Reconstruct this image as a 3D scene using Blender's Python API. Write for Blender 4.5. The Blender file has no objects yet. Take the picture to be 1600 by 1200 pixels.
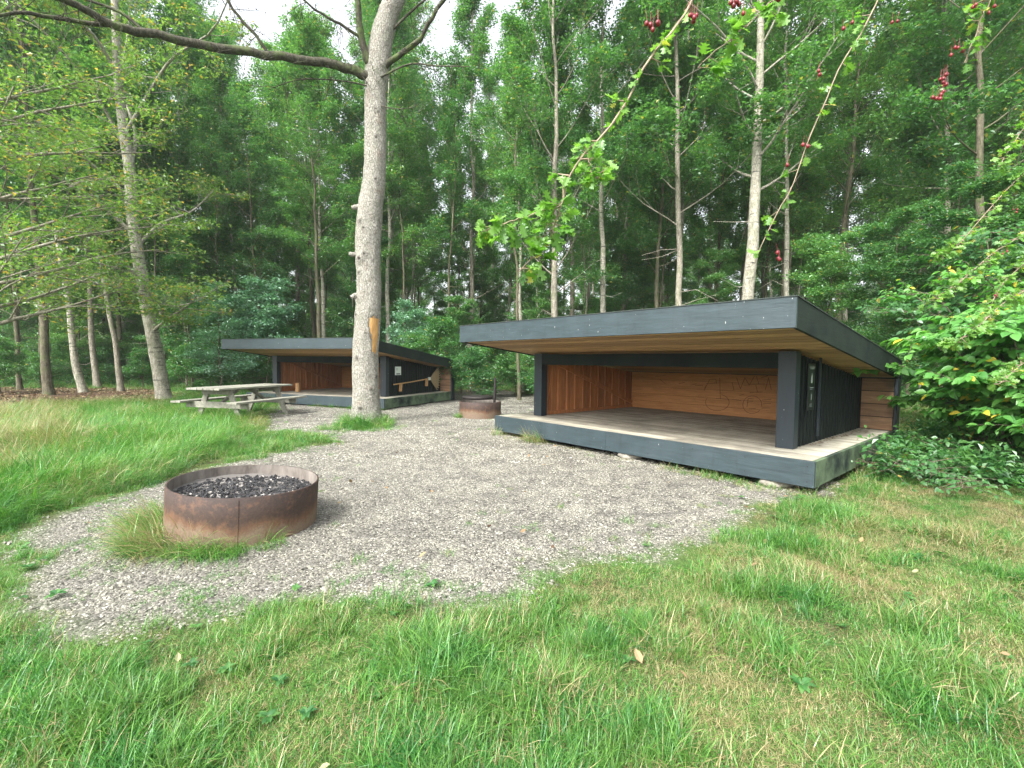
import bpy, math, random
import numpy as np
from mathutils import Matrix, Vector, noise as mnoise
PI = math.pi
rng = np.random.default_rng(11)
random.seed(5)
scn = bpy.context.scene
col = scn.collection

# ------------------------------------------------------------------ camera model (for reading places off the ground plane)
CH, CF, CP, CR = 1.4, 733.07, .0466, .0103
def ray(px, py):
    u, v = px - 800, py - 600
    cr, sr = math.cos(CR), math.sin(CR)
    u, v = u * cr + v * sr, -u * sr + v * cr
    c, s = math.cos(CP), math.sin(CP)
    return np.array([u, CF * c - v * s, -CF * s - v * c])
def unp(px, py, z=0.0):
    d = ray(px, py); t = (z - CH) / d[2]
    return np.array([0, 0, CH]) + d * t
def at(px, py, depth):
    d = ray(px, py)
    return np.array([0, 0, CH]) + d * (depth / d[1])

# ------------------------------------------------------------------ mesh helpers
class MB:
    def __init__(s):
        s.v = []; s.f = []; s.n = 0; s.attr = []
    def add(s, v, f, tone=None):
        v = np.asarray(v, float)
        s.v.append(v); s.f.append((np.asarray(f, int) + s.n))
        s.attr.append(np.zeros(len(v)) if tone is None else (np.full(len(v), tone) if np.isscalar(tone) else np.asarray(tone)))
        s.n += len(v)
    def box(s, c, size, rot=None, tone=None):
        sx, sy, sz = [q / 2 for q in size]
        v = np.array([[x, y, z] for z in (-sz, sz) for y in (-sy, sy) for x in (-sx, sx)])
        if rot is not None: v = v @ np.array(rot).T
        v = v + np.array(c)
        s.add(v, [[0, 2, 3, 1], [4, 5, 7, 6], [0, 1, 5, 4], [2, 6, 7, 3], [0, 4, 6, 2], [1, 3, 7, 5]], rng.random() if tone is None else tone)
    def tri(s, v, f, tone=None): s.add(v, f, tone)
    def tube(s, path, rad, sides=6, cap=True, tone=None, wob=0):
        path = np.asarray(path, float); n = len(path)
        rad = np.broadcast_to(np.asarray(rad, float), (n,))
        t = np.gradient(path, axis=0); t /= np.linalg.norm(t, axis=1)[:, None] + 1e-9
        up = np.array([0, 0, 1.]) if abs(t[0][2]) < .8 else np.array([0, 1., 0])
        a = np.cross(up, t[0]); a /= np.linalg.norm(a)
        A = []
        for i in range(n):
            a = a - t[i] * np.dot(a, t[i]); a /= np.linalg.norm(a) + 1e-9; A.append(a)
        A = np.array(A); B = np.cross(t, A)
        th = np.linspace(0, 2 * PI, sides, endpoint=False)
        R = rad[:, None]
        if wob: R = R * (1 + wob * rng.standard_normal((n, sides)))
        v = path[:, None] + A[:, None] * (np.cos(th) * R)[..., None] + B[:, None] * (np.sin(th) * R)[..., None]
        v = v.reshape(-1, 3)
        i = np.arange(n - 1)[:, None] * sides; j = np.arange(sides)[None]
        j2 = (j + 1) % sides
        f = np.stack([i + j, i + j2, i + sides + j2, i + sides + j], -1).reshape(-1, 4)
        s.add(v, f, tone)
        if cap:
            for r, q in ((0, path[0]), (n - 1, path[-1])):
                s.add(np.vstack([v[r * sides:(r + 1) * sides], q]), [[k, (k + 1) % sides, sides] for k in range(sides)], tone)
    def mesh(s, name, smooth=False):
        me = bpy.data.meshes.new(name)
        V = np.vstack(s.v)
        loops = np.concatenate([f.ravel() for f in s.f]); tot = np.concatenate([np.full(len(f), f.shape[1]) for f in s.f])
        me.vertices.add(len(V)); me.vertices.foreach_set('co', V.ravel().astype(np.float32))
        me.loops.add(len(loops)); me.loops.foreach_set('vertex_index', loops.astype(np.int32))
        me.polygons.add(len(tot)); st = np.concatenate([[0], np.cumsum(tot)[:-1]])
        me.polygons.foreach_set('loop_start', st.astype(np.int32))
        me.polygons.foreach_set('loop_total', tot.astype(np.int32))
        me.update(calc_edges=True)
        a = me.attributes.new('tone', 'FLOAT', 'POINT'); a.data.foreach_set('value', np.concatenate(s.attr).astype(np.float32))
        me.polygons.foreach_set('use_smooth', np.full(len(tot), bool(smooth)))
        return me
    def build(s, name, mat, parent=None, smooth=False, bevel=0):
        me = s.mesh(name, smooth); me.materials.append(mat)
        o = bpy.data.objects.new(name, me); col.objects.link(o)
        if parent: o.parent = parent
        if bevel:
            m = o.modifiers.new('b', 'BEVEL'); m.width = bevel; m.segments = 2; m.limit_method = 'ANGLE'
        return o
def empty(name, loc, rz=0, label=None, cat=None, group=None):
    o = bpy.data.objects.new(name, None); col.objects.link(o)
    o.location = loc; o.rotation_euler = (0, 0, rz); o.empty_display_size = .2
    tag(o, label, cat, group); return o
def tag(o, label=None, cat=None, group=None, kind=None):
    if label: o['label'] = label
    if cat: o['category'] = cat
    if group: o['group'] = group
    if kind: o['kind'] = kind
    return o
def rotz(a):
    c, s = math.cos(a), math.sin(a); return np.array([[c, -s, 0], [s, c, 0], [0, 0, 1.]])
def roty(a):
    c, s = math.cos(a), math.sin(a); return np.array([[c, 0, s], [0, 1., 0], [-s, 0, c]])
def rotx(a):
    c, s = math.cos(a), math.sin(a); return np.array([[1., 0, 0], [0, c, -s], [0, s, c]])
def smooth_path(pts, n):
    pts = np.asarray(pts, float); m = len(pts)
    t = np.linspace(0, m - 1, n); out = []
    for x in t:
        i = min(int(x), m - 2); f = x - i
        p0 = pts[max(i - 1, 0)]; p1 = pts[i]; p2 = pts[i + 1]; p3 = pts[min(i + 2, m - 1)]
        out.append(.5 * ((2 * p1) + (-p0 + p2) * f + (2 * p0 - 5 * p1 + 4 * p2 - p3) * f * f + (-p0 + 3 * p1 - 3 * p2 + p3) * f ** 3))
    return np.array(out)

# ------------------------------------------------------------------ materials
def newmat(name):
    m = bpy.data.materials.new(name); m.use_nodes = True
    nt = m.node_tree; nt.nodes.clear()
    return m, nt
class NT:
    def __init__(s, nt): s.nt = nt
    def n(s, t, **k):
        q = s.nt.nodes.new(t)
        for a, b in k.items(): setattr(q, a, b)
        return q
    def l(s, a, b): s.nt.links.new(a, b)
    def noise(s, scale, detail=4, rough=.55, vec=None, dist=0):
        q = s.n('ShaderNodeTexNoise'); q.inputs['Scale'].default_value = scale; q.inputs['Detail'].default_value = detail
        q.inputs['Roughness'].default_value = rough; q.inputs['Distortion'].default_value = dist
        if vec is not None: s.l(vec, q.inputs['Vector'])
        return q.outputs['Fac']
    def ramp(s, fac, stops, interp='LINEAR'):
        q = s.n('ShaderNodeValToRGB'); q.color_ramp.interpolation = interp
        e = q.color_ramp.elements
        while len(e) > 1: e.remove(e[-1])
        e[0].position = stops[0][0]; c = stops[0][1]; e[0].color = (*c, 1) if len(c) == 3 else c
        for p, c in stops[1:]:
            x = e.new(p); x.color = (*c, 1)
        s.l(fac, q.inputs['Fac']); return q.outputs['Color']
    def mix(s, fac, a, b, mode='MIX'):
        q = s.n('ShaderNodeMix', data_type='RGBA', blend_type=mode)
        for v, i in ((fac, q.inputs['Factor']), (a, q.inputs['A']), (b, q.inputs['B'])):
            if hasattr(v, 'node'): s.l(v, i)
            elif isinstance(v, (int, float)): i.default_value = v if i.name == 'Factor' else (v, v, v, 1)
            else: i.default_value = (*v, 1)
        return q.outputs['Result']
    def math(s, op, a, b=0, clamp=False):
        q = s.n('ShaderNodeMath', operation=op, use_clamp=clamp)
        for v, i in ((a, q.inputs[0]), (b, q.inputs[1])):
            if hasattr(v, 'node'): s.l(v, i)
            else: i.default_value = v
        return q.outputs[0]
    def attr(s, name): return s.n('ShaderNodeAttribute', attribute_name=name).outputs['Fac']
    def coord(s, which='Object', scale=(1, 1, 1)):
        if which == 'World': v = s.n('ShaderNodeNewGeometry').outputs['Position']
        else: v = s.n('ShaderNodeTexCoord').outputs[which]
        q = s.n('ShaderNodeMapping'); q.inputs['Scale'].default_value = scale; s.l(v, q.inputs['Vector']); return q.outputs['Vector']
    def bump(s, h, strength=.3, dist=.01):
        q = s.n('ShaderNodeBump'); q.inputs['Strength'].default_value = strength; q.inputs['Distance'].default_value = dist
        s.l(h, q.inputs['Height']); return q.outputs['Normal']
    def out(s, sh):
        o = s.n('ShaderNodeOutputMaterial'); s.l(sh, o.inputs['Surface'])
    def principled(s, colr, rough=.7, normal=None, metal=0, spec=.5):
        q = s.n('ShaderNodeBsdfPrincipled')
        for v, k in ((colr, 'Base Color'), (rough, 'Roughness'), (metal, 'Metallic'), (spec, 'Specular IOR Level')):
            if hasattr(v, 'node'): s.l(v, q.inputs[k])
            elif isinstance(v, tuple): q.inputs[k].default_value = (*v, 1)
            else: q.inputs[k].default_value = v
        if normal is not None: s.l(normal, q.inputs['Normal'])
        s.out(q.outputs[0]); return q

def leaf_mat(name, dark, mid, light, autumn=None, afrac=.0, trans=.4, gloss=.12, hue_by_obj=.35):
    m, nt = newmat(name); g = NT(nt)
    tone = g.attr('tone')
    oi = g.n('ShaderNodeObjectInfo').outputs['Random']
    t2 = g.math('ADD', g.math('MULTIPLY', tone, 1 - hue_by_obj), g.math('MULTIPLY', oi, hue_by_obj))
    c = g.ramp(t2, [(0, dark), (.5, mid), (1, light)])
    if autumn:
        h = g.math('FRACT', g.math('MULTIPLY', tone, 37.3))
        c = g.mix(g.math('GREATER_THAN', h, 1 - afrac), c, autumn)
    d = g.n('ShaderNodeBsdfDiffuse'); g.l(c, d.inputs['Color'])
    t = g.n('ShaderNodeBsdfTranslucent'); tc = g.mix(1.0, c, (1.25, 1.5, .6), 'MULTIPLY'); g.l(tc, t.inputs['Color'])
    mx = g.n('ShaderNodeMixShader'); mx.inputs[0].default_value = trans; g.l(d.outputs[0], mx.inputs[1]); g.l(t.outputs[0], mx.inputs[2])
    gl = g.n('ShaderNodeBsdfGlossy'); gl.inputs['Roughness'].default_value = .38; gl.inputs['Color'].default_value = (.75, .85, .8, 1)
    m2 = g.n('ShaderNodeMixShader'); m2.inputs[0].default_value = gloss * .5; g.l(mx.outputs[0], m2.inputs[1]); g.l(gl.outputs[0], m2.inputs[2])
    g.out(m2.outputs[0]); return m

def grass_mat(name, dryb=.0):
    m, nt = newmat(name); g = NT(nt)
    tone = g.attr('tone'); pos = g.coord('World')
    patch = g.noise(1.4, 4, .65, pos); patch2 = g.noise(2.7, 3, .6, pos)
    c = g.ramp(g.math('ADD', g.math('MULTIPLY', tone, .55), g.math('MULTIPLY', patch, .5)),
               [(.15, (.022, .105, .026)), (.45, (.060, .21, .040)), (.72, (.15, .33, .06)), (.95, (.26, .43, .10))])
    yel = g.mix(.4, c, (.17, .26, .06))
    c = g.mix(g.ramp(patch2, [(.42, (0, 0, 0)), (.62, (1, 1, 1))]), c, yel)
    straw = g.ramp(g.math('FRACT', g.math('MULTIPLY', tone, 91.7)), [(0, (.19, .155, .07)), (1, (.46, .40, .21))])
    h = g.math('FRACT', g.math('MULTIPLY', tone, 17.31))
    pn = g.ramp(g.noise(1.5, 4, .6, g.coord('World', (1, 1, 0))), [(.44, (.03, .03, .03)), (.60, (.62, .62, .62))])
    sx = g.n('ShaderNodeSeparateXYZ'); g.l(g.coord('World'), sx.inputs[0])
    bias = g.math('MULTIPLY', g.math('ADD', sx.outputs['X'], .6), .22, True)
    pn = g.math('MULTIPLY', pn, g.math('ADD', g.math('MULTIPLY', bias, .75), .35))
    thr = g.math('SUBTRACT', 1.0 - dryb, pn)
    c = g.mix(g.math('GREATER_THAN', h, thr), c, straw)
    d = g.n('ShaderNodeBsdfDiffuse'); g.l(c, d.inputs['Color'])
    t = g.n('ShaderNodeBsdfTranslucent'); g.l(g.mix(1.0, c, (1.1, 1.3, .7), 'MULTIPLY'), t.inputs['Color'])
    mx = g.n('ShaderNodeMixShader'); mx.inputs[0].default_value = .35; g.l(d.outputs[0], mx.inputs[1]); g.l(t.outputs[0], mx.inputs[2])
    gl = g.n('ShaderNodeBsdfGlossy'); gl.inputs['Roughness'].default_value = .35; gl.inputs['Color'].default_value = (.8, .9, .85, 1)
    m2 = g.n('ShaderNodeMixShader'); m2.inputs[0].default_value = .03; g.l(mx.outputs[0], m2.inputs[1]); g.l(gl.outputs[0], m2.inputs[2])
    g.out(m2.outputs[0]); return m

def bark_mat(name, a, b, c, scale=1, moss=.2, zs=.35, bump=.6, band=False):
    m, nt = newmat(name); g = NT(nt)
    v = g.coord('Object', (1, 1, zs))
    n1 = g.noise(14 * scale, 6, .65, v, .6); n2 = g.noise(55 * scale, 4, .6, v); n3 = g.noise(3 * scale, 4, .6, g.coord('Object'))
    cc = g.ramp(n1, [(.25, a), (.48, b), (.72, c)])
    cc = g.mix(g.ramp(n2, [(.35, (1, 1, 1)), (.6, (0, 0, 0))]), cc, g.mix(1, cc, (.55, .5, .47), 'MULTIPLY'))
    if band:
        bn = g.noise(6, 3, .6, g.coord('Object', (.4, .4, 3.5)))
        cc = g.mix(g.ramp(bn, [(.6, (0, 0, 0)), (.68, (1, 1, 1))]), cc, (.035, .033, .03))
    cc = g.mix(g.math('MULTIPLY', g.ramp(n3, [(.5, (0, 0, 0)), (.68, (1, 1, 1))]), moss), cc, (.10, .14, .045))
    h = g.math('ADD', n1, g.math('MULTIPLY', n2, .5))
    g.principled(cc, .9, g.bump(h, bump, .02), spec=.2); return m

def painted_black(name, base=(.017, .027, .034), side_green=0, wear=.5, axis=(1, 1, 1)):
    spec = .5 if base[0] > .012 else .22
    m, nt = newmat(name); g = NT(nt)
    v = g.coord('Object', axis)
    grain = g.noise(22, 6, .7, v, .3); big = g.noise(2.2, 5, .6, g.coord('Object'))
    c = g.mix(g.ramp(grain, [(.3, (0, 0, 0)), (.75, (1, 1, 1))]), tuple(x * .72 for x in base), tuple(x * 1.45 for x in base))
    drip = g.noise(7, 5, .7, g.coord('Object', (1, 1, .12)))
    c = g.mix(g.math('MULTIPLY', g.ramp(drip, [(.56, (0, 0, 0)), (.72, (1, 1, 1))]), .6 * wear), c, tuple(x * .45 for x in base))
    c = g.mix(g.math('MULTIPLY', g.ramp(big, [(.45, (0, 0, 0)), (.75, (1, 1, 1))]), .5 * wear), c, (.055, .075, .085))
    sp = g.noise(45, 2, .5, g.coord('Object', (1, 1, .35)))
    c = g.mix(g.ramp(sp, [(.735, (0, 0, 0)), (.76, (1, 1, 1))]), c, (.34, .37, .34) if wear > .2 else (.03, .04, .04))
    if side_green: c = g.mix(g.math('MULTIPLY', g.ramp(g.noise(1.8, 5, .65, g.coord('Object')), [(.32, (0, 0, 0)), (.55, (1, 1, 1))]), side_green), c, (.13, .18, .105))
    lo = .42 if base[0] > .012 else .75
    ro = g.ramp(grain, [(.2, (lo, lo, lo)), (.8, (lo + .2, lo + .2, lo + .2))])
    g.principled(c, ro, g.bump(grain, .5, .008), spec=spec); return m

def wood(name, a, b, axis=(1, 1, 1), knots=(.10, .04, .015), rough=.65, scale=1, tonevar=.5, stain=0, kn=True):
    # axis: stretch so that the grain follows the board
    m, nt = newmat(name); g = NT(nt)
    v = g.coord('Object', axis); tone = g.attr('tone')
    off = g.n('ShaderNodeVectorMath', operation='ADD'); g.l(v, off.inputs[0])
    cb = g.n('ShaderNodeCombineXYZ'); tt = g.math('MULTIPLY', tone, 37); g.l(tt, cb.inputs[0]); g.l(tt, cb.inputs[1]); g.l(tt, cb.inputs[2]); g.l(cb.outputs[0], off.inputs[1])
    grain = g.noise(16 * scale, 7, .68, off.outputs[0], 1.2)
    c = g.ramp(grain, [(.28, a), (.7, b)])
    c = g.mix(tonevar, c, g.mix(1, c, g.ramp(tone, [(0, (.55, .5, .46)), (1, (1.25, 1.2, 1.12))]), 'MULTIPLY'))
    if kn:
        k = g.n('ShaderNodeTexVoronoi'); k.inputs['Scale'].default_value = 2.6; g.l(off.outputs[0], k.inputs['Vector'])
        c = g.mix(g.ramp(k.outputs['Distance'], [(.05, (1, 1, 1)), (.12, (0, 0, 0))]), c, knots)
    if stain:
        c = g.mix(g.math('MULTIPLY', g.ramp(g.noise(1.7, 5, .65, g.coord('Object')), [(.42, (0, 0, 0)), (.66, (1, 1, 1))]), stain), c, (.075, .068, .052))
    g.principled(c, rough, g.bump(grain, .35, .004), spec=.3); return m

def plain(name, c, rough=.6, metal=0, var=.3, ns=30, bump=.2):
    m, nt = newmat(name); g = NT(nt)
    n = g.noise(ns, 5, .6, g.coord('Object'))
    cc = g.mix(g.ramp(n, [(.3, (0, 0, 0)), (.7, (1, 1, 1))]), tuple(x * (1 - var) for x in c), tuple(min(1, x * (1 + var)) for x in c))
    g.principled(cc, rough, g.bump(n, bump, .004), metal=metal); return m

M = {}
M['leaf_forest'] = leaf_mat('leaf_forest', (.040, .125, .050), (.095, .225, .075), (.20, .36, .10), (.34, .30, .08), .03, trans=.48, gloss=.10, hue_by_obj=.42)
M['leaf_oak'] = leaf_mat('leaf_oak', (.075, .16, .045), (.15, .255, .065), (.28, .37, .11), (.42, .29, .09), .09, trans=.5, gloss=.1, hue_by_obj=.1)
M['leaf_blue'] = leaf_mat('leaf_blue', (.05, .16, .085), (.10, .25, .14), (.22, .38, .27), None, 0, trans=.35, gloss=.2)
M['leaf_shrub'] = leaf_mat('leaf_shrub', (.035, .12, .042), (.075, .205, .06), (.15, .31, .085), (.38, .28, .05), .02, trans=.45, gloss=.1, hue_by_obj=.35)
M['leaf_dogwood'] = leaf_mat('leaf_dogwood', (.06, .20, .045), (.11, .30, .06), (.20, .41, .10), (.60, .46, .05), .03, trans=.4, gloss=.12, hue_by_obj=.1)
M['leaf_haw'] = leaf_mat('leaf_haw', (.085, .20, .04), (.15, .30, .06), (.27, .44, .12), (.46, .42, .10), .05, trans=.48, gloss=.08, hue_by_obj=.05)
M['grass'] = grass_mat('grass'); M['grass_dry'] = grass_mat('grass_dry', .52)
M['bark_grey'] = bark_mat('bark_grey', (.11, .10, .08), (.27, .25, .20), (.42, .40, .33), moss=.45)
M['bark_pale'] = bark_mat('bark_pale', (.13, .13, .10), (.32, .31, .25), (.52, .50, .42), moss=.35, band=True)
M['bark_dark'] = bark_mat('bark_dark', (.05, .045, .03), (.12, .11, .075), (.20, .18, .13), moss=.6)
M['bark_twig'] = bark_mat('bark_twig', (.07, .055, .04), (.16, .13, .10), (.28, .24, .19), moss=.3, scale=3)
def main_bark():
    m, nt = newmat('bark_main'); g = NT(nt)
    v = g.coord('Object', (1, 1, .8))
    n1 = g.noise(34, 7, .7, v, .8); n2 = g.noise(75, 4, .6, v); n3 = g.noise(4.5, 5, .65, v); n4 = g.noise(8, 4, .6, v)
    c = g.ramp(n1, [(.28, (.10, .085, .07)), (.40, (.25, .235, .20)), (.54, (.37, .355, .31)), (.75, (.50, .485, .43))])
    c = g.mix(g.math('MULTIPLY', g.ramp(n3, [(.55, (0, 0, 0)), (.68, (1, 1, 1))]), .45), c, (.24, .16, .12))
    c = g.mix(g.math('MULTIPLY', g.ramp(n4, [(.5, (0, 0, 0)), (.7, (1, 1, 1))]), .35), c, (.20, .235, .15))
    vo = g.n('ShaderNodeTexVoronoi'); vo.inputs['Scale'].default_value = 26; vo.feature = 'DISTANCE_TO_EDGE'; g.l(g.coord('Object', (1, 1, .45)), vo.inputs['Vector'])
    crack = g.ramp(vo.outputs['Distance'], [(0, (1, 1, 1)), (.09, (0, 0, 0))])
    c = g.mix(g.math('MULTIPLY', crack, .45), c, (.07, .055, .045))
    c = g.mix(g.math('MULTIPLY', g.attr('tone'), 1, True), c, (.025, .018, .014))
    h = g.math('ADD', n1, g.math('ADD', g.math('MULTIPLY', n2, .5), g.math('MULTIPLY', crack, -.5)))
    g.principled(c, .92, g.bump(h, 1.0, .025), spec=.15); return m
M['bark_main'] = main_bark()
M['limb_main'] = bark_mat('limb_main', (.025, .024, .018), (.065, .063, .046), (.13, .125, .09), moss=.8, scale=1.5)
M['bare_wood'] = wood('bare_wood', (.36, .18, .055), (.62, .38, .15), axis=(1, 1, .12), tonevar=0, kn=False, scale=2.2)
M['black_x'] = painted_black('black_x', base=(.026, .042, .048), axis=(.12, 1, 1), wear=.8)  # black paint made lighter: the light on the front is put into the colour
M['black_y'] = painted_black('black_y', base=(.005, .010, .010), axis=(1, .12, 1), side_green=.08, wear=.12)  # same paint made darker: the dimmer light on the sides is in the colour
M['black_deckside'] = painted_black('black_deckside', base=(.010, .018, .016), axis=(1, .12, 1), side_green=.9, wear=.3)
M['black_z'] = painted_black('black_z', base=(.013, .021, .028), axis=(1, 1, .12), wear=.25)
M['black_wall'] = painted_black('black_wall', base=(.004, .007, .008), axis=(1, 1, .12), wear=.04, side_green=.05)  # near-black; on the header beam the roof's shade is put into this colour
M['soffit'] = wood('soffit', (.26, .15, .07), (.54, .35, .165), axis=(.12, 1, 1), tonevar=.85)
M['cabin_v'] = wood('cabin_v', (.28, .105, .042), (.54, .24, .095), axis=(1, 1, .12))
M['cabin_x'] = wood('cabin_x', (.33, .145, .05), (.56, .28, .105), axis=(.10, 1, 1), tonevar=.3)
M['fin'] = wood('fin', (.16, .085, .045), (.36, .22, .13), axis=(.10, 1, 1), stain=.7)
M['deck'] = wood('deck', (.28, .27, .22), (.58, .56, .47), axis=(.10, 1, 1), knots=(.09, .075, .06), rough=.8, tonevar=.6, stain=.5, kn=False)
M['table'] = wood('table', (.13, .135, .11), (.33, .33, .28), axis=(1, .12, 1), knots=(.08, .07, .055), rough=.85, stain=.3, kn=False)
M['felt'] = plain('felt', (.035, .045, .04), .9)
M['stone'] = plain('stone', (.26, .24, .20), .85, var=.45, ns=9)
M['peg'] = plain('peg', (.42, .24, .10), .7)
M['iron'] = plain('iron', (.035, .03, .028), .6, .6)
M['ink'] = plain('ink', (.06, .022, .012), .85)
M['white'] = plain('white', (.62, .68, .62), .5, var=.05)
M['panel'] = plain('panel', (.012, .016, .016), .35, var=.1)
M['scribble'] = plain('scribble', (.30, .34, .33), .5, var=.1)
M['berry'] = plain('berry', (.17, .012, .018), .35, var=.4, ns=60, bump=0)
M['twig_red'] = plain('twig_red', (.25, .19, .13), .7, ns=50)
M['straw'] = plain('straw', (.30, .22, .12), .9, ns=60)

def rust():
    m, nt = newmat('rust'); g = NT(nt)
    pos = g.n('ShaderNodeTexCoord').outputs['Object']
    sep = g.n('ShaderNodeSeparateXYZ'); g.l(pos, sep.inputs[0])
    w = g.noise(5, 5, .65, g.coord('Object', (1, 1, .3)))
    hz = g.math('ADD', g.math('MULTIPLY', sep.outputs['Z'], 2.55), g.math('MULTIPLY', g.math('SUBTRACT', w, .5), .8))
    c = g.ramp(hz, [(0, (.165, .125, .09)), (.32, (.17, .125, .086)), (.46, (.125, .07, .042)), (.60, (.058, .038, .03)), (1, (.044, .031, .027))])
    n = g.noise(60, 6, .7, g.coord('Object')); n2 = g.noise(11, 5, .7, g.coord('Object'))
    c = g.mix(g.ramp(n, [(.3, (0, 0, 0)), (.75, (1, 1, 1))]), g.mix(1, c, (.72, .70, .70), 'MULTIPLY'), g.mix(1, c, (1.4, 1.35, 1.3), 'MULTIPLY'))
    c = g.mix(g.math('MULTIPLY', g.ramp(n2, [(.52, (0, 0, 0)), (.66, (1, 1, 1))]), .5), c, (.17, .085, .045))
    g.principled(c, .72, g.bump(n, .3, .003), metal=.15, spec=.4); return m
M['rust'] = rust()
def pit_inside():
    m, nt = newmat('pit_inside'); g = NT(nt)
    n = g.noise(9, 6, .7, g.coord('Object', (1, 1, .35)))
    g.principled(g.ramp(n, [(.3, (.075, .062, .052)), (.7, (.27, .24, .21))]), .7, g.bump(n, .3, .004), metal=.2); return m
M['pit_inside'] = pit_inside()
def char():
    m, nt = newmat('charcoal'); g = NT(nt)
    c = g.ramp(g.attr('tone'), [(0, (.010, .010, .012)), (.55, (.03, .03, .032)), (.8, (.13, .12, .11)), (1, (.34, .32, .29))])
    g.principled(c, .8); return m
M['charcoal'] = char()
def gravel_stone():
    m, nt = newmat('gravel_stone'); g = NT(nt)
    big = g.noise(.8, 4, .6, g.coord('World'))
    c = g.ramp(g.attr('tone'), [(0, (.09, .086, .068)), (.3, (.165, .158, .128)), (.6, (.225, .218, .178)), (.88, (.30, .29, .24)), (1, (.42, .41, .36))])
    c = g.mix(g.math('MULTIPLY', g.ramp(big, [(.45, (0, 0, 0)), (.7, (1, 1, 1))]), .4), c, g.mix(1, c, (.66, .64, .60), 'MULTIPLY'))
    n = g.noise(60, 3, .6, g.coord('World'))
    g.principled(c, .75, g.bump(n, .25, .003), spec=.4); return m
M['gravel_stone'] = gravel_stone()
def ground_mat():
    m, nt = newmat('ground'); g = NT(nt)
    v = g.coord('World')
    n = g.noise(30, 6, .7, v); nb = g.noise(1.3, 5, .6, v)
    vo = g.n('ShaderNodeTexVoronoi'); vo.inputs['Scale'].default_value = 55; g.l(v, vo.inputs['Vector'])
    grav = g.ramp(g.n('ShaderNodeSeparateColor').outputs[0], [(0, (.1, .1, .1)), (1, (.4, .4, .4))])
    sc = nt.nodes[-2]
    for q in nt.nodes:
        if q.type == 'SEPARATE_COLOR': g.l(vo.outputs['Color'], q.inputs[0])
    for q in nt.nodes:
        if q.type == 'VALTORGB': rr = q
    rr.color_ramp.elements[0].color = (.05, .047, .04, 1); rr.color_ramp.elements[1].color = (.20, .19, .165, 1)
    soil = g.ramp(n, [(.3, (.035, .028, .016)), (.7, (.115, .092, .05))])
    soil = g.mix(g.ramp(nb, [(.3, (0, 0, 0)), (.55, (1, 1, 1))]), soil, g.ramp(n, [(.3, (.03, .07, .014)), (.7, (.10, .16, .04))]))
    lit = g.ramp(n, [(.3, (.022, .014, .009)), (.55, (.085, .05, .03)), (.75, (.17, .105, .06))])
    c = g.mix(g.attr('gravel'), soil, grav)
    c = g.mix(g.attr('litter'), c, lit)
    h = g.math('ADD', n, g.math('MULTIPLY', vo.outputs['Distance'], -1.0))
    g.principled(c, .9, g.bump(h, .6, .02), spec=.2); return m
M['ground'] = ground_mat()
def litter_mat():
    m, nt = newmat('dead_leaf'); g = NT(nt)
    g.principled(g.ramp(g.attr('tone'), [(0, (.06, .035, .02)), (.5, (.17, .10, .05)), (.8, (.24, .16, .08)), (1, (.26, .25, .13))]), .8); return m
M['dead_leaf'] = litter_mat()

# ------------------------------------------------------------------ ground regions
def poly(px): return np.array([unp(x, y)[:2] for x, y in px])
GRAVEL = poly([(35, 838), (120, 803), (213, 772), (300, 748), (380, 722), (450, 706), (540, 692), (500, 676), (425, 670), (418, 656), (440, 628), (600, 622), (712, 612), (760, 606), (845, 618), (900, 660), (1300, 700), (1290, 768), (1190, 782), (1160, 815), (1095, 838), (1030, 868), (960, 862), (890, 876), (840, 895), (790, 938), (700, 950), (650, 925), (600, 945), (480, 935), (400, 958), (330, 965), (250, 975), (110, 985), (72, 955), (58, 900)])
TALL = poly([(-300, 668), (-50, 645), (60, 636), (250, 632), (300, 642), (390, 654), (415, 668), (400, 690), (300, 726), (200, 764), (100, 785), (0, 822), (-300, 930)])
LITTER = poly([(-900, 660), (-300, 622), (0, 606), (200, 608), (262, 612), (285, 622), (250, 632), (60, 636), (-300, 668)])
def sdist(P, poly):
    # signed distance, negative inside
    x, y = P[:, 0], P[:, 1]; ins = np.zeros(len(P), bool); d = np.full(len(P), 1e9)
    n = len(poly)
    for i in range(n):
        a, b = poly[i], poly[(i + 1) % n]
        e = b - a; w = P - a; t = np.clip((w @ e) / (e @ e), 0, 1)
        d = np.minimum(d, np.linalg.norm(w - t[:, None] * e, axis=1))
        c = ((a[1] > y) != (b[1] > y))
        with np.errstate(divide='ignore', invalid='ignore'):
            xi = (b[0] - a[0]) * (y - a[1]) / (b[1] - a[1]) + a[0]
        ins ^= c & (x < xi)
    return np.where(ins, -d, d)
_ph = rng.random((24, 4))
def fbm(P, s=1.0):
    o = np.zeros(len(P)); amp = 1
    for k in range(24):
        f = s * (1 + (k // 4) * 1.1) * (1 + .4 * _ph[k, 3]); th = _ph[k, 0] * 2 * PI
        o += np.sin((P[:, 0] * math.cos(th) + P[:, 1] * math.sin(th)) * f + _ph[k, 1] * 20 + 1.3 * np.sin(P[:, 1] * f * .7 + _ph[k, 2] * 9)) / (1 + k // 4)
    return o / 5
SH1 = (1.4624, 7.0439, -.8553); SH2 = (-6.1404, 14.2568, -.3874)
W, D, ZT, TH = 5.465, 3.79, .362, .287
def in_shelter(P, m=0.0):
    o = np.zeros(len(P), bool)
    for x, y, a in (SH1, SH2):
        c, s = math.cos(a), math.sin(a); dx, dy = P[:, 0] - x, P[:, 1] - y
        lx = dx * c + dy * s; ly = -dx * s + dy * c
        o |= (abs(lx) < W / 2 + .03 - m) & (ly > m - .02) & (ly < D + .3)
    return o
PIT1 = np.array([-2.244, 3.90]); PIT2 = unp(748, 655)[:2] + np.array([0, .53])
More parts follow.
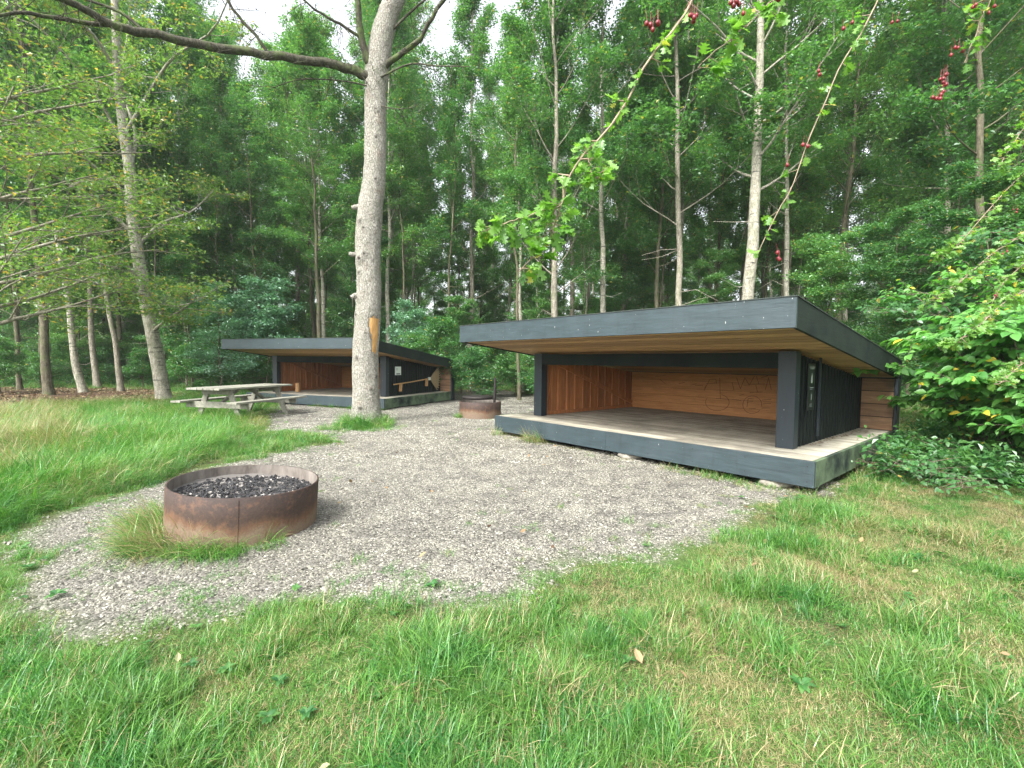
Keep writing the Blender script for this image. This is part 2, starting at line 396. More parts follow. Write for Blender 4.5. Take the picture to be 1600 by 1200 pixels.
def gz(P):
    P = np.atleast_2d(P); z = .018 * fbm(P, .9)
    z = np.where(in_shelter(P, .12), z - .12, z)
    return z
def gmask(P):
    g = sdist(P, GRAVEL) + .10 * fbm(P, 2.3) + .10 * fbm(P + 3, 7.0)
    return g

# ground sheet
xs = np.concatenate([np.linspace(-140, -10, 50)[:-1], np.arange(-10, 8, .06), np.linspace(8, 140, 50)])
ys = np.concatenate([np.linspace(-30, .5, 14)[:-1], np.arange(.5, 15, .06), np.linspace(15, 190, 50)])
X, Y = np.meshgrid(xs, ys); P2 = np.stack([X.ravel(), Y.ravel()], 1)
gm = gmask(P2); lt = sdist(P2, LITTER) + .2 * fbm(P2, 2)
Z = gz(P2)
mb = MB(); nx, ny = len(xs), len(ys)
i = np.arange(ny - 1)[:, None] * nx; j = np.arange(nx - 1)[None]
F = np.stack([i + j, i + j + 1, i + nx + j + 1, i + nx + j], -1).reshape(-1, 4)
mb.add(np.column_stack([P2, Z]), F)
ground = mb.build('ground', M['ground'], smooth=True)
dist0 = np.hypot(P2[:, 0], P2[:, 1] - 5)
for nm, val in (('gravel', np.clip(.5 - gm / .25, 0, 1)), ('litter', np.maximum(np.clip(.5 - lt / .5, 0, 1), np.clip((dist0 - 18) / 5, 0, 1) * .45))):
    a = ground.data.attributes.new(nm, 'FLOAT', 'POINT'); a.data.foreach_set('value', val.astype(np.float32))
tag(ground, kind='structure')

# ------------------------------------------------------------------ instanced stuff (grass, gravel, litter)
def scatter(name, label, cat, pts, rots, scl, var, sources):
    """one object: a point cloud mesh carrying small shared pieces by geometry nodes"""
    cl = bpy.data.collections.new(name + '_pieces')
    for k, s in enumerate(sources):
        s.name = '%s_piece_%02d' % (name, k); cl.objects.link(s)
    me = bpy.data.meshes.new(name); me.vertices.add(len(pts)); me.vertices.foreach_set('co', np.asarray(pts, np.float32).ravel())
    for nm, ty, dat, key in (('rot', 'FLOAT_VECTOR', rots, 'vector'), ('scl', 'FLOAT', scl, 'value'), ('var', 'INT', var, 'value')):
        a = me.attributes.new(nm, ty, 'POINT'); a.data.foreach_set(key, np.asarray(dat, np.int32 if ty == 'INT' else np.float32).ravel())
    o = bpy.data.objects.new(name, me); col.objects.link(o)
    tree = bpy.data.node_groups.new(name + '_nodes', 'GeometryNodeTree')
    tree.interface.new_socket('Geometry', in_out='INPUT', socket_type='NodeSocketGeometry')
    tree.interface.new_socket('Geometry', in_out='OUTPUT', socket_type='NodeSocketGeometry')
    N = tree.nodes; L = tree.links
    gi = N.new('NodeGroupInput'); go = N.new('NodeGroupOutput'); iop = N.new('GeometryNodeInstanceOnPoints'); ci = N.new('GeometryNodeCollectionInfo')
    ci.inputs['Collection'].default_value = cl; ci.inputs['Separate Children'].default_value = True; ci.inputs['Reset Children'].default_value = True
    def at_(nm, ty):
        q = N.new('GeometryNodeInputNamedAttribute'); q.data_type = ty; q.inputs['Name'].default_value = nm; return q.outputs['Attribute']
    L.new(gi.outputs[0], iop.inputs['Points']); L.new(ci.outputs[0], iop.inputs['Instance'])
    iop.inputs['Pick Instance'].default_value = True
    L.new(at_('var', 'INT'), iop.inputs['Instance Index'])
    er = N.new('FunctionNodeEulerToRotation'); L.new(at_('rot', 'FLOAT_VECTOR'), er.inputs[0]); L.new(er.outputs[0], iop.inputs['Rotation'])
    L.new(at_('scl', 'FLOAT'), iop.inputs['Scale']); L.new(iop.outputs[0], go.inputs[0])
    m = o.modifiers.new('scatter', 'NODES'); m.node_group = tree
    tag(o, label, cat, kind='stuff'); return o
def src(mb, mat, smooth=False):
    me = mb.mesh('piece', smooth); me.materials.append(mat); return bpy.data.objects.new('piece', me)

def tuft(n, rad, lmin, lmax, w, lean=.5, curl=1.0, dirn=None, seg=3, flat=0):
    """n grass blades, each a curved tapering strip"""
    a = rng.random(n) * 2 * PI; r = rad * np.sqrt(rng.random(n))
    base = np.stack([r * np.cos(a), r * np.sin(a), np.full(n, -.01)], 1)
    az = rng.random(n) * 2 * PI
    if dirn is not None: az = dirn + rng.normal(0, .7, n)
    L = lmin + (lmax - lmin) * rng.random(n) ** 1.3
    th0 = np.clip(abs(rng.normal(lean * .5, lean * .4, n)), 0, 1.45) + flat; bend = abs(rng.normal(curl, curl * .4, n))
    h = np.stack([np.cos(az), np.sin(az), 0 * az], 1); side = np.stack([-np.sin(az), np.cos(az), 0 * az], 1)
    ww = w * (.6 + .8 * rng.random(n)); tone = rng.random(n)
    tw = rng.normal(0, .5, n); side = side * np.cos(tw)[:, None] + np.array([0, 0, 1.]) * np.sin(tw)[:, None] * .6
    rows = []; p = base.copy()
    for k in range(seg + 1):
        f = k / seg; wid = ww * (1 - f ** 1.6) * (.7 + .6 * min(f * 3, 1))
        if k < seg: rows.append(p - side * wid[:, None] / 2); rows.append(p + side * wid[:, None] / 2)
        else: rows.append(p.copy())
        ang = np.minimum(th0 + bend * (f + .5 / seg), 2.2)
        p = p + (h * np.sin(ang)[:, None] + np.array([0, 0, 1.]) * np.cos(ang)[:, None]) * (L / seg)[:, None]
        p[:, 2] = np.maximum(p[:, 2], .004)
    m = len(rows); V = np.stack(rows, 1).reshape(-1, 3); b0 = np.arange(n)[:, None] * m
    mb = MB()
    q = np.concatenate([b0 + np.array([2 * k, 2 * k + 1, 2 * k + 3, 2 * k + 2]) for k in range(seg - 1)])
    t3 = b0 + np.array([m - 3, m - 2, m - 1])
    mb.v.append(V); mb.attr.append(np.repeat(tone, m)); mb.f.append(q); mb.f.append(t3); mb.n = len(V)
    return mb

def cand(x0, x1, y0, y1, dens):
    n = int((x1 - x0) * (y1 - y0) * dens)
    return np.stack([x0 + (x1 - x0) * rng.random(n), y0 + (y1 - y0) * rng.random(n)], 1)
def infrustum(P, m=.4):
    return (abs(P[:, 0]) < P[:, 1] * 1.12 + m)
zones = [(-4, 4.5, 1.2, 3.2, 640), (-6, 6, 3.2, 5.5, 380), (-9, 9, 5.5, 9, 170), (-15, 13, 9, 16, 75), (-26, 20, 16, 30, 30), (-42, -8, 24, 40, 14)]
srcs = [src(tuft(44, .075, .03, .085, .0027, .9, .8), M['grass']) for _ in range(5)] + \
       [src(tuft(46, .07, .06, .16, .0031, .55, 1.1), M['grass']) for _ in range(5)] + \
       [src(tuft(60, .085, .02, .07, .0023, 1.5, .9), M['grass_dry']) for _ in range(5)] + \
       [src(tuft(80, .16, .22, .42, .0042, .5, 1.6, 0.0, 4), M['grass']) for _ in range(5)] + \
       [src(tuft(80, .16, .25, .45, .004, .6, 1.6, 0.0, 4), M['grass_dry']) for _ in range(4)]
PT = []; RT = []; SC = []; VR = []
def put(P, rot, sc, var, dz=0):
    z = gz(P) + dz
    PT.append(np.column_stack([P, z])); RT.append(rot); SC.append(sc); VR.append(var)
for x0, x1, y0, y1, dn in zones:
    P = cand(x0, x1, y0, y1, dn); P = P[infrustum(P)]; P = P[~in_shelter(P, .25)]
    P = P[(np.hypot(*(P - PIT1).T) > .6) & (np.hypot(*(P - PIT2).T) > .55)]
    g = gmask(P); tl = sdist(P, TALL) + .12 * fbm(P, 1.9); li = sdist(P, LITTER) + .2 * fbm(P, 2)
    u = rng.random(len(P)); f = fbm(P, 1.1); f2 = fbm(P + 31, 2.2)
    scale_far = np.clip(P[:, 1] / 6, 1, 2.2)
    # lawn
    keep = (g > 0) & (tl > -.05) & (li > 0) & (u < np.clip(.25 + g / .6, 0, 1)) & (u < 1.0 - .45 * (fbm(P + 17, 4.0) < -.35))
    edge = (g > -.5) & (g <= 0) & (u < .8 * np.clip(fbm(P + 3, 6.0) + .12, 0, 1) * (1 + g / .5))
    sparse = (g < -.3) & (fbm(P + 23, 5.0) > .5) & (u < .09)
    under = in_shelter(P, -.05) & (u > .3)
    sel = (keep | edge | sparse) & ~under
    Q = P[sel]; ff = f[sel]; n = len(Q); gg = g[sel]
    cl_ = fbm(Q + 5, 5.0) + .6 * fbm(Q + 9, 1.6); typ = np.where(cl_ + rng.normal(0, .15, n) > np.where(Q[:, 0] < .9, -.05, .3), 1, np.where(rng.random(n) < .35 + .5 * (fbm(Q + 50, 2.4) < 0), 2, 0))
    typ = np.where(gg < 0, 0, typ)
    rot = np.stack([rng.normal(0, .08, n), rng.normal(0, .08, n), rng.random(n) * 2 * PI], 1)
    hh = (.75 + .5 * rng.random(n)) * scale_far[sel] * np.where(typ == 1, .8 + .65 * np.clip(cl_, 0, 1.3), .85) * np.where(gg < .25, .75, 1)
    put(Q, rot, hh, typ * 5 + rng.integers(0, 5, n))
    # tall flopping grass
    s2 = (tl < .05) & (u < .45)
    Q = P[s2]; n = len(Q)
    strawy = (sdist(Q, poly([(-400, 700), (-100, 640), (110, 640), (130, 690), (60, 740), (-100, 800)])) + .35 * fbm(Q, 1.5) < 0) | (fbm(Q + 7, 1.2) > .5) | (sdist(Q, LITTER) < .8)
    rot = np.stack([rng.normal(0, .12, n), rng.normal(0, .12, n), PI * 1.3 * fbm(Q, .9) + rng.normal(0, 1.0, n)], 1)
    put(Q, rot, (.7 + .6 * rng.random(n)) * np.clip(.6 + (-tl[s2]) / .9, .5, 1.1), np.where(strawy & (rng.random(n) < .88), 20 + rng.integers(0, 4, n), 15 + rng.integers(0, 5, n)))
# clumps round the first fire pit, round the trunk foot, along the deck
def ring(c, r0, r1, a0, a1, n, var, sc, outward=True):
    a = a0 + (a1 - a0) * rng.random(n); r = r0 + (r1 - r0) * rng.random(n)
    P = np.stack([c[0] + r * np.cos(a), c[1] + r * np.sin(a)], 1)
    put(P, np.stack([rng.normal(0, .1, n), rng.normal(0, .1, n), (a if outward else rng.random(n) * 6.28) + rng.normal(0, .35, n)], 1), sc * (.7 + .6 * rng.random(n)), rng.choice(var, n))
ring(PIT1, .57, .76, PI * .97, PI * 1.5, 30, [15, 16, 20, 21, 22], .85)
ring(PIT1, .58, .70, PI * 1.4, PI * 1.8, 26, [5, 6, 7, 15], .62)
ring(PIT1, .58, .66, PI * .75, PI * 1.0, 8, [5, 6, 7, 15], .6)
trunk_foot = unp(572, 664)[:2]
ring(trunk_foot + [0, -.05], .25, .62, 0, 2 * PI, 90, [5, 6, 7, 8, 15, 16], 1.15, False)
ring(trunk_foot + [.0, -.2], .3, .95, PI, 2 * PI, 60, [0, 1, 5, 6, 7], 1.2, False)
ring(PIT2, .55, .62, PI * 1.0, PI * 1.25, 8, [5, 6, 7], 1.3)
def along(sh, lx0, lx1, ly, n, var, sc):
    x, y, a = sh; c, s = math.cos(a), math.sin(a)
    lx = lx0 + (lx1 - lx0) * rng.random(n); l2 = ly + rng.normal(0, .07, n)
    P = np.stack([x + lx * c - l2 * s, y + lx * s + l2 * c], 1)
    put(P, np.stack([rng.normal(0, .1, n), rng.normal(0, .1, n), rng.random(n) * 6.28], 1), sc * (.6 + .8 * rng.random(n)), rng.choice(var, n))
along(SH1, -2.7, -1.2, -.02, 34, [10, 11, 12, 20], .9)
along(SH1, -1.2, 1.2, .02, 24, [10, 11, 12], .8)
along(SH1, 1.0, 2.7, -.06, 60, [10, 11, 12, 13, 5], 1.0)
along(SH2, 0, 2.7, -.05, 26, [5, 6, 7], 1.2)
# small isolated weeds on the gravel
wp = np.array([unp(*q)[:2] for q in [(753, 803), (875, 795), (980, 818), (838, 822), (962, 845), (900, 775), (700, 870), (320, 878), (225, 925), (430, 905), (560, 880), (330, 905), (130, 935), (220, 948), (240, 790), (150, 830), (165, 870), (590, 930), (640, 915), (880, 865), (1010, 850)]])
put(wp, np.stack([0 * wp[:, 0], 0 * wp[:, 0], rng.random(len(wp)) * 6], 1), .55 + .35 * rng.random(len(wp)), rng.integers(0, 8, len(wp)))
scatter('grass', 'green grass with dry straw patches spreading over the clearing', 'grass', np.vstack(PT), np.vstack(RT), np.concatenate(SC), np.concatenate(VR), srcs)

# gravel: patches of small faceted stones
ico_v = []; 
def stone_patch(n, rad, smin, smax):
    mb = MB()
    base = np.array([[1, 0, 0], [-1, 0, 0], [0, 1, 0], [0, -1, 0], [0, 0, 1], [0, 0, -1], [.6, .6, .5], [-.6, .6, .5], [-.6, -.6, .5], [.6, -.6, .5]], float)
    fa = np.array([[4, 0, 6], [4, 6, 2], [4, 2, 7], [4, 7, 1], [4, 1, 8], [4, 8, 3], [4, 3, 9], [4, 9, 0], [6, 0, 2], [7, 2, 1], [8, 1, 3], [9, 3, 0], [5, 2, 0], [5, 1, 2], [5, 3, 1], [5, 0, 3]])
    for k in range(n):
        a = rng.random() * 2 * PI; r = rad * math.sqrt(rng.random()); s = smin + (smax - smin) * rng.random() ** 2
        v = base * (1 + rng.normal(0, .18, (10, 3))) * np.array([s, s * (.6 + .4 * rng.random()), s * (.4 + .35 * rng.random())])
        v = v @ rotz(rng.random() * 6.28).T @ rotx(rng.normal(0, .35)).T
        mb.add(v + [r * math.cos(a), r * math.sin(a), s * .25], fa, rng.random())
    return mb
ssrc = [src(stone_patch(84, .085, .003, .0092), M['gravel_stone']) for _ in range(8)] + [src(stone_patch(70, .17, .007, .016), M['gravel_stone']) for _ in range(6)] + [src(stone_patch(5, .12, .010, .019), M['gravel_stone']) for _ in range(3)]
PT = []; RT = []; SC = []; VR = []
for x0, x1, y0, y1, dn, vv in [(-5, 4.5, 1.8, 3.6, 190, 0), (-5, 4.5, 3.6, 6.5, 150, 0), (-7, 6, 6.5, 10, 38, 8), (-9, 4, 10, 19, 26, 8)]:
    P = cand(x0, x1, y0, y1, dn); g = gmask(P); u = rng.random(len(P))
    P = P[(g < .12) & (u < np.clip(.75 - g / .3, 0, 1)) & infrustum(P) & (np.hypot(*(P - PIT1).T) > .5)]
    P = P[~in_shelter(P, .6)]
    n = len(P); put(P, np.stack([0 * P[:, 0], 0 * P[:, 0], rng.random(n) * 6.28], 1), .8 + .5 * rng.random(n), vv + rng.integers(0, 8 if vv == 0 else 6, n), -.004)
P = cand(-5, 4.5, 1.8, 8, 14); P = P[(gmask(P) < .1) & infrustum(P) & (np.hypot(*(P - PIT1).T) > .6) & ~in_shelter(P, .6)]; n = len(P)
put(P, np.stack([0 * P[:, 0], 0 * P[:, 0], rng.random(n) * 6.28], 1), .8 + .5 * rng.random(n), 14 + rng.integers(0, 3, n), -.003)
scatter('gravel', 'loose grey and buff gravel covering the yard between the shelters', 'gravel', np.vstack(PT), np.vstack(RT), np.concatenate(SC), np.concatenate(VR), ssrc)

# dead leaves
def dead_leaf_patch(n, rad, s0, s1):
    mb = MB()
    for k in range(n):
        a = rng.random() * 6.28; r = rad * math.sqrt(rng.random()); s = s0 + (s1 - s0) * rng.random()
        v = np.array([[-1, 0, 0], [-.35, .5, .12], [0, 0, -.02], [-.35, -.5, .15], [.4, .42, .2], [.4, -.42, .16], [1, 0, .1]]) * s
        v = v @ rotx(rng.normal(0, .5)).T @ roty(rng.normal(0, .35)).T @ rotz(rng.random() * 6.28).T
        mb.add(v + [r * math.cos(a), r * math.sin(a), s * .35], [[0, 2, 1, 1], [0, 3, 2, 2], [2, 4, 1, 1], [2, 3, 5, 5], [2, 6, 4, 4], [2, 5, 6, 6]][:0] or [[0, 2, 1], [0, 3, 2], [1, 2, 4], [3, 5, 2], [2, 6, 4], [2, 5, 6]], rng.random())
    return mb
lsrc = [src(dead_leaf_patch(30, .35, .02, .045), M['dead_leaf']) for _ in range(4)] + [src(dead_leaf_patch(1, .01, .014, .024), M['dead_leaf']) for _ in range(5)]
PT = []; RT = []; SC = []; VR = []
P = cand(-40, 30, 11, 40, 3.0); P = P[infrustum(P, 2)]; g = gmask(P); P = P[(sdist(P, LITTER) < .3) | ((P[:, 1] > 17) & (g > 0))]; P = P[~in_shelter(P, 0)]
n = len(P); put(P, np.stack([0 * P[:, 0], 0 * P[:, 0], rng.random(n) * 6.28], 1), .9 + .4 * rng.random(n), rng.integers(0, 4, n), .01)
P = cand(-6, 6, 1.5, 8, 1.3); P = P[~in_shelter(P, 0)]; n = len(P)
put(P, np.stack([rng.normal(0, .3, n), rng.normal(0, .3, n), rng.random(n) * 6.28], 1), .8 + .8 * rng.random(n), 4 + rng.integers(0, 5, n), .03)
scatter('leaf_litter', 'scattered brown dead leaves on the grass and forest floor', 'leaf litter', np.vstack(PT), np.vstack(RT), np.concatenate(SC), np.concatenate(VR), lsrc)

# ------------------------------------------------------------------ leaves and trees
def kite_leaves(mb, C, size, tone, tilt=.5, aspect=.55, fold=.18, az=None):
    n = len(C); az = rng.random(n) * 2 * PI if az is None else az
    tl = rng.normal(0, tilt, n); rl = rng.normal(0, tilt, n)
    d = np.stack([np.cos(az) * np.cos(tl), np.sin(az) * np.cos(tl), np.sin(tl)], 1)
    s = np.stack([-np.sin(az) * np.cos(rl), np.cos(az) * np.cos(rl), np.sin(rl)], 1)
    nn = np.cross(d, s)
    L = (size * (.6 + .8 * rng.random(n)))[:, None]
    V = np.stack([C - d * L * .5, C + s * L * aspect * .5 + nn * L * fold, C + d * L * .5 - nn * L * .05, C - s * L * aspect * .5 + nn * L * fold], 1).reshape(-1, 3)
    mb.add(V, (np.arange(n)[:, None] * 4 + np.arange(4)), np.repeat(tone, 4))
def grow_branch(wood, start, az, elev, length, r, rngl, up=.5, sag=0, subs=5, anchors=None, sides=5, sub_len=.45, depth=0, wig=.12):
    n = 7; p = np.array(start, float); a = az; e = elev; pts = [p.copy()]
    for k in range(n - 1):
        e += (up - sag) / n * .5; a += rngl.normal(0, wig); e += rngl.normal(0, wig * .5)
        p = p + np.array([math.cos(a) * math.cos(e), math.sin(a) * math.cos(e), math.sin(e)]) * length / (n - 1); pts.append(p.copy())
    pts = np.array(pts); wood.tube(pts, np.linspace(r, r * .22, n), sides, cap=False)
    for s in range(subs):
        f = .25 + .75 * (s + rngl.random()) / subs; q = pts[min(int(f * (n - 1)), n - 2)] + (pts[min(int(f * (n - 1)) + 1, n - 1)] - pts[min(int(f * (n - 1)), n - 2)]) * (f * (n - 1) % 1)
        sa = a + (1 if s % 2 else -1) * (.4 + .7 * rngl.random()); sl = length * sub_len * (1.15 - .6 * f) * (.6 + .8 * rngl.random())
        se = e + rngl.normal(0, .35)
        if depth < 1: grow_branch(wood, q, sa, se, sl, max(r * .45 * (1 - .5 * f), .006), rngl, up * .5, sag, 4, anchors, 4, .5, depth + 1)
        else:
            q2 = q + np.array([math.cos(sa) * math.cos(se), math.sin(sa) * math.cos(se), math.sin(se)]) * sl
            wood.tube(np.array([q, (q + q2) / 2 + rngl.normal(0, .03, 3), q2]), [.007, .005, .003], 3, cap=False)
            if anchors is not None: anchors += [(q + q2) / 2, q2]
    if anchors is not None: anchors.append(pts[-1]); anchors.append(pts[-3])
def foliage(anchors, nleaf, size, spread=.28, flat=.5, tilt=.45, seed=0, aspect=.6, zdens=None):
    A = np.array(anchors); k = rng.integers(0, len(A), nleaf)
    ct = rng.random(len(A))
    C = A[k] + rng.normal(0, 1, (nleaf, 3)) * np.array([spread, spread, spread * flat])
    tone = np.clip(.5 + .55 * (ct[k] - .5) + rng.normal(0, .18, nleaf), 0, 1)
    mb = MB(); kite_leaves(mb, C, np.full(nleaf, size), tone, tilt, aspect); return mb
def tree_parts(seed, H, r0, cb, cr, nb, nleaf, lsize, elev=.7, lean=.25, prof='tall', spread=.3, low=.0):
    r = np.random.default_rng(seed); wood = MB(); anchors = []
    n = 16; z = np.linspace(0, H, n)
    wx = np.cumsum(r.normal(0, lean * H / n * .35, n)); wy = np.cumsum(r.normal(0, lean * H / n * .35, n)); wx -= wx[0]; wy -= wy[0]
    path = np.stack([wx, wy, z], 1); path[0, 2] = -.1
    rad = r0 * (1 - .88 * (z / H) ** .9); rad[0] *= 1.35
    path = smooth_path(path, 40); radi = np.interp(np.linspace(0, 1, 40), np.linspace(0, 1, n), rad); radi[0] = r0 * 1.5; radi[1] = r0 * 1.12
    wood.tube(path, radi, 10, cap=False, wob=.035)
    for b in range(nb):
        f = (b + r.random()) / nb; h = cb + (H * .98 - cb) * f
        i = h / H * 39; q = path[int(i)] if int(i) >= 39 else path[int(i)] + (path[int(i) + 1] - path[int(i)]) * (i % 1)
        if prof == 'tall': L = cr * (.55 + .75 * math.sin(PI * min(f * .8 + .18, 1)))
        else: L = cr * (1.1 - .75 * f)
        L *= .7 + .6 * r.random()
        grow_branch(wood, q, b * 2.4 + r.normal(0, .3), elev * (.5 + .7 * f) + r.normal(0, .15), L, max(.010, r0 * .21 * (1 - .7 * f)), r, up=.6, subs=5, anchors=anchors)
    # few dead side twigs low on the stem
    for b in range(6):
        h = cb * (.35 + .6 * r.random()); i = int(h / H * 39); a = r.random() * 6.28; q = path[i]
        wood.tube([q, q + [math.cos(a) * .5, math.sin(a) * .5, .15 * r.normal()], q + [math.cos(a) * 1.1, math.sin(a) * 1.1, .3 * r.normal()]], [.014, .009, .004], 4, cap=False)
    leaf = foliage(anchors, nleaf, lsize, spread, .42)
    return wood, leaf
PROTO = {}
def proto(kind, k, barks, leafm, **kw):
    w, l = tree_parts(**kw); wm = w.mesh(kind + '_trunk', True); wm.materials.append(M[barks]); lm = l.mesh(kind + '_crown'); lm.materials.append(M[leafm])
    PROTO.setdefault(kind, []).append((wm, lm))
for k in range(6):
    proto('tall', k, ['bark_grey', 'bark_pale', 'bark_grey', 'bark_dark', 'bark_pale', 'bark_grey'][k], 'leaf_forest', seed=100 + k, H=16.5 + k % 3, r0=.115 + .02 * (k % 3), cb=[5.2, 7.0, 3.8][k % 3], cr=2.4, nb=26, nleaf=[27000, 23000, 30000][k % 3], lsize=.11, elev=.98, spread=.17, lean=.12)
for k in range(3):
    proto('pole', k, ['bark_grey', 'bark_dark', 'bark_dark'][k], 'leaf_forest', seed=150 + k, H=12.5 + k, r0=.055 + .012 * k, cb=4.5 + k, cr=1.2, nb=20, nleaf=8500, lsize=.10, elev=1.05, spread=.17, lean=.2)
proto('stout', 0, 'bark_pale', 'leaf_forest', seed=171, H=18, r0=.21, cb=6.2, cr=2.6, nb=28, nleaf=34000, lsize=.105, elev=.9, spread=.18, lean=.1)
for k in range(3):
    proto('under', k, 'bark_dark', 'leaf_forest', seed=200 + k, H=6.5 + k, r0=.07, cb=.9, cr=2.0, nb=26, nleaf=30000, lsize=.09, elev=.35, prof='cone', spread=.17)
for k in range(2):
    proto('blue', k, 'bark_dark', 'leaf_blue', seed=220 + k, H=4.2 + k * .6, r0=.05, cb=.8, cr=1.7, nb=20, nleaf=9000, lsize=.12, elev=.4, prof='cone', spread=.2)
for k in range(3):
    proto('shrub', k, 'bark_twig', 'leaf_shrub', seed=240 + k, H=2.0 + .4 * k, r0=.03, cb=.15, cr=1.15, nb=20, nleaf=9000, lsize=.085, elev=.45, prof='cone', spread=.17)
def plant(name, kind, k, x, y, rz, sc, label, cat, group=None, lean=(0, 0), scz=None, crown='crown', stem='trunk'):
    wm, lm = PROTO[kind][k % len(PROTO[kind])]
    r = empty(name, (x, y, float(gz(np.array([[x, y]]))[0]) - .02), rz, label, cat, group)
    r.scale = (sc, sc, scz or sc)
    r.rotation_euler = (Matrix.Rotation(lean[1], 3, 'X') @ Matrix.Rotation(lean[0], 3, 'Y') @ Matrix.Rotation(rz, 3, 'Z')).to_euler()
    for nm, me in ((stem, wm), (crown, lm)):
        o = bpy.data.objects.new(nm, me); col.objects.link(o); o.parent = r
    return r

# trees one can tell apart in the photo: (pixel x of the foot, depth, kind index, scale, lean, label)
known = [
    (75, 17.5, 3, 1.25, (-.02, 0), 'thick dark trunk at the far left standing in the leaf litter'),
    (130, 19.0, 1, 1.0, (-.13, 0), 'pale trunk leaning left between the thick dark one and the next slim one'),
    (152, 21.5, 2, .85, (-.03, 0), 'slim grey trunk in the leaf litter, second left of the big leaning tree'),
    (188, 19.8, 0, .95, (-.09, 0), 'grey trunk with dark foot just left of the big leaning tree'),
    (30, 20.0, 3, .8, (0, 0), 'thin dark trunk nearest the left edge of the picture'),
    (378, 24.0, 1, .85, (-.05, 0), 'slim pale tree behind the left end of the far shelter roof'),
    (507, 22.0, 4, .85, (-.02, 0), 'straight white-grey tree forking high behind the far shelter'),
    (642, 27.0, 1, .8, (.01, 0), 'thin pale tree just right of the big bare trunk'),
    (817, 21.8, 4, .8, (-.02, 0), 'knotted pale trunk standing left of the near shelter post'),
    (942, 17.0, 4, .95, (-.01, 0), 'pale tree rising behind the middle of the near shelter roof'),
    (972, 22.0, 2, .75, (.0, 0), 'thin grey tree close beside the pale tree behind the near roof'),
    (1160, 13.8, 'stout', 1.0, (.012, 0), 'stout pale mottled tree rising behind the peak of the near roof'),
    (1232, 15.8, 4, .8, (-.02, 0), 'slender pale tree just right of the stout mottled one'),
    (1300, 17.0, 3, 1.0, (.02, 0), 'dark upright tree behind the right slope of the near roof'),
    (1420, 19.0, 3, .75, (.03, 0), 'thin dark tree seen against the sky gap on the right'),
    (432, 26.0, 0, 1.0, (0, 0), 'tall slim tree seen between the slim pale tree and the straight white-grey one'),
    (468, 31.0, 2, 1.15, (0, 0), 'farther slim tree just left of the straight white-grey one'),
    (738, 25.0, 2, 1.05, (0, 0), 'tall slim tree standing in the gap between the big bare trunk and the near roof'),
    (1522, 13.0, 3, 1.15, (.0, 0), 'dark trunk high above the bushes near the right edge'),
]
taken = []
for i, (px, d, k, sc, ln, lab) in enumerate(known):
    x = (px - 800) / CF * d
    plant('forest_tree', 'stout' if k == 'stout' else 'tall', 0 if k == 'stout' else k, x, d, i * 1.7, sc, lab, 'tree', None, ln, scz=max(sc, .9))
    taken.append((x, d))
# the rest of the wood
cells = []
tries = 0
while len(cells) < 112 and tries < 9000:
    tries += 1
    y = 15.5 + 30 * rng.random() ** 1.15; x = (rng.random() * 2 - 1) * (y * 1.15 + 3)
    if in_shelter(np.array([[x, y]]), -1.2)[0]: continue
    if y < 22 and (-16 < x < -1.5) and y < 19.5: continue
    if y < 17 and x < -6: continue
    px = 800 + x / y * CF
    if 395 < px < 480 and y < 22: continue
    if 690 < px < 760 and y < 24: continue
    if 1335 < px < 1440 and y < 24: continue
    mind = 1.3 + .04 * y
    if all((x - a) ** 2 + (y - b) ** 2 > mind ** 2 for a, b in taken):
        taken.append((x, y)); cells.append((x, y))
for i, (x, y) in enumerate(cells):
    px = 800 + x / y * CF
    side = 'left of the far shelter' if px < 345 else 'behind the far shelter' if px < 712 else 'behind the near shelter' if px < 1410 else 'right of the near shelter'
    sc = .85 + .3 * rng.random()
    if 380 < px < 560: sc *= .9
    plant('forest_tree', 'tall', int(rng.integers(0, 6)), x, y, rng.random() * 6.28, sc, 'tall slim leafy tree in the dense wood ' + side, 'tree', 'trees of the wood ' + side, (rng.normal(0, .03), rng.normal(0, .03)), scz=sc * (1 if 385 < px < 560 or 690 < px < 765 else 1 + min(max(y - 19, 0) * .02, .3)))
# slender poles between them
m = 0; tries = 0
while m < 48 and tries < 6000:
    tries += 1
    y = 15.5 + 17 * rng.random(); x = (rng.random() * 2 - 1) * (y * 1.12 + 1)
    if in_shelter(np.array([[x, y]]), -1.0)[0] or (y < 19.5 and -16 < x < -1.5) or (y < 20 and x < -6): continue
    if not all((x - a) ** 2 + (y - b) ** 2 > 1.0 for a, b in taken): continue
    taken.append((x, y)); m += 1; px = 800 + x / y * CF
    side = 'left of the far shelter' if px < 345 else 'behind the far shelter' if px < 712 else 'behind the near shelter' if px < 1410 else 'right of the near shelter'
    plant('pole_tree', 'pole', m, x, y, rng.random() * 6.28, .85 + .3 * rng.random(), 'very slender young pole tree standing among the taller trees ' + side, 'tree', 'slender pole trees ' + side, (rng.normal(0, .04), rng.normal(0, .04)))
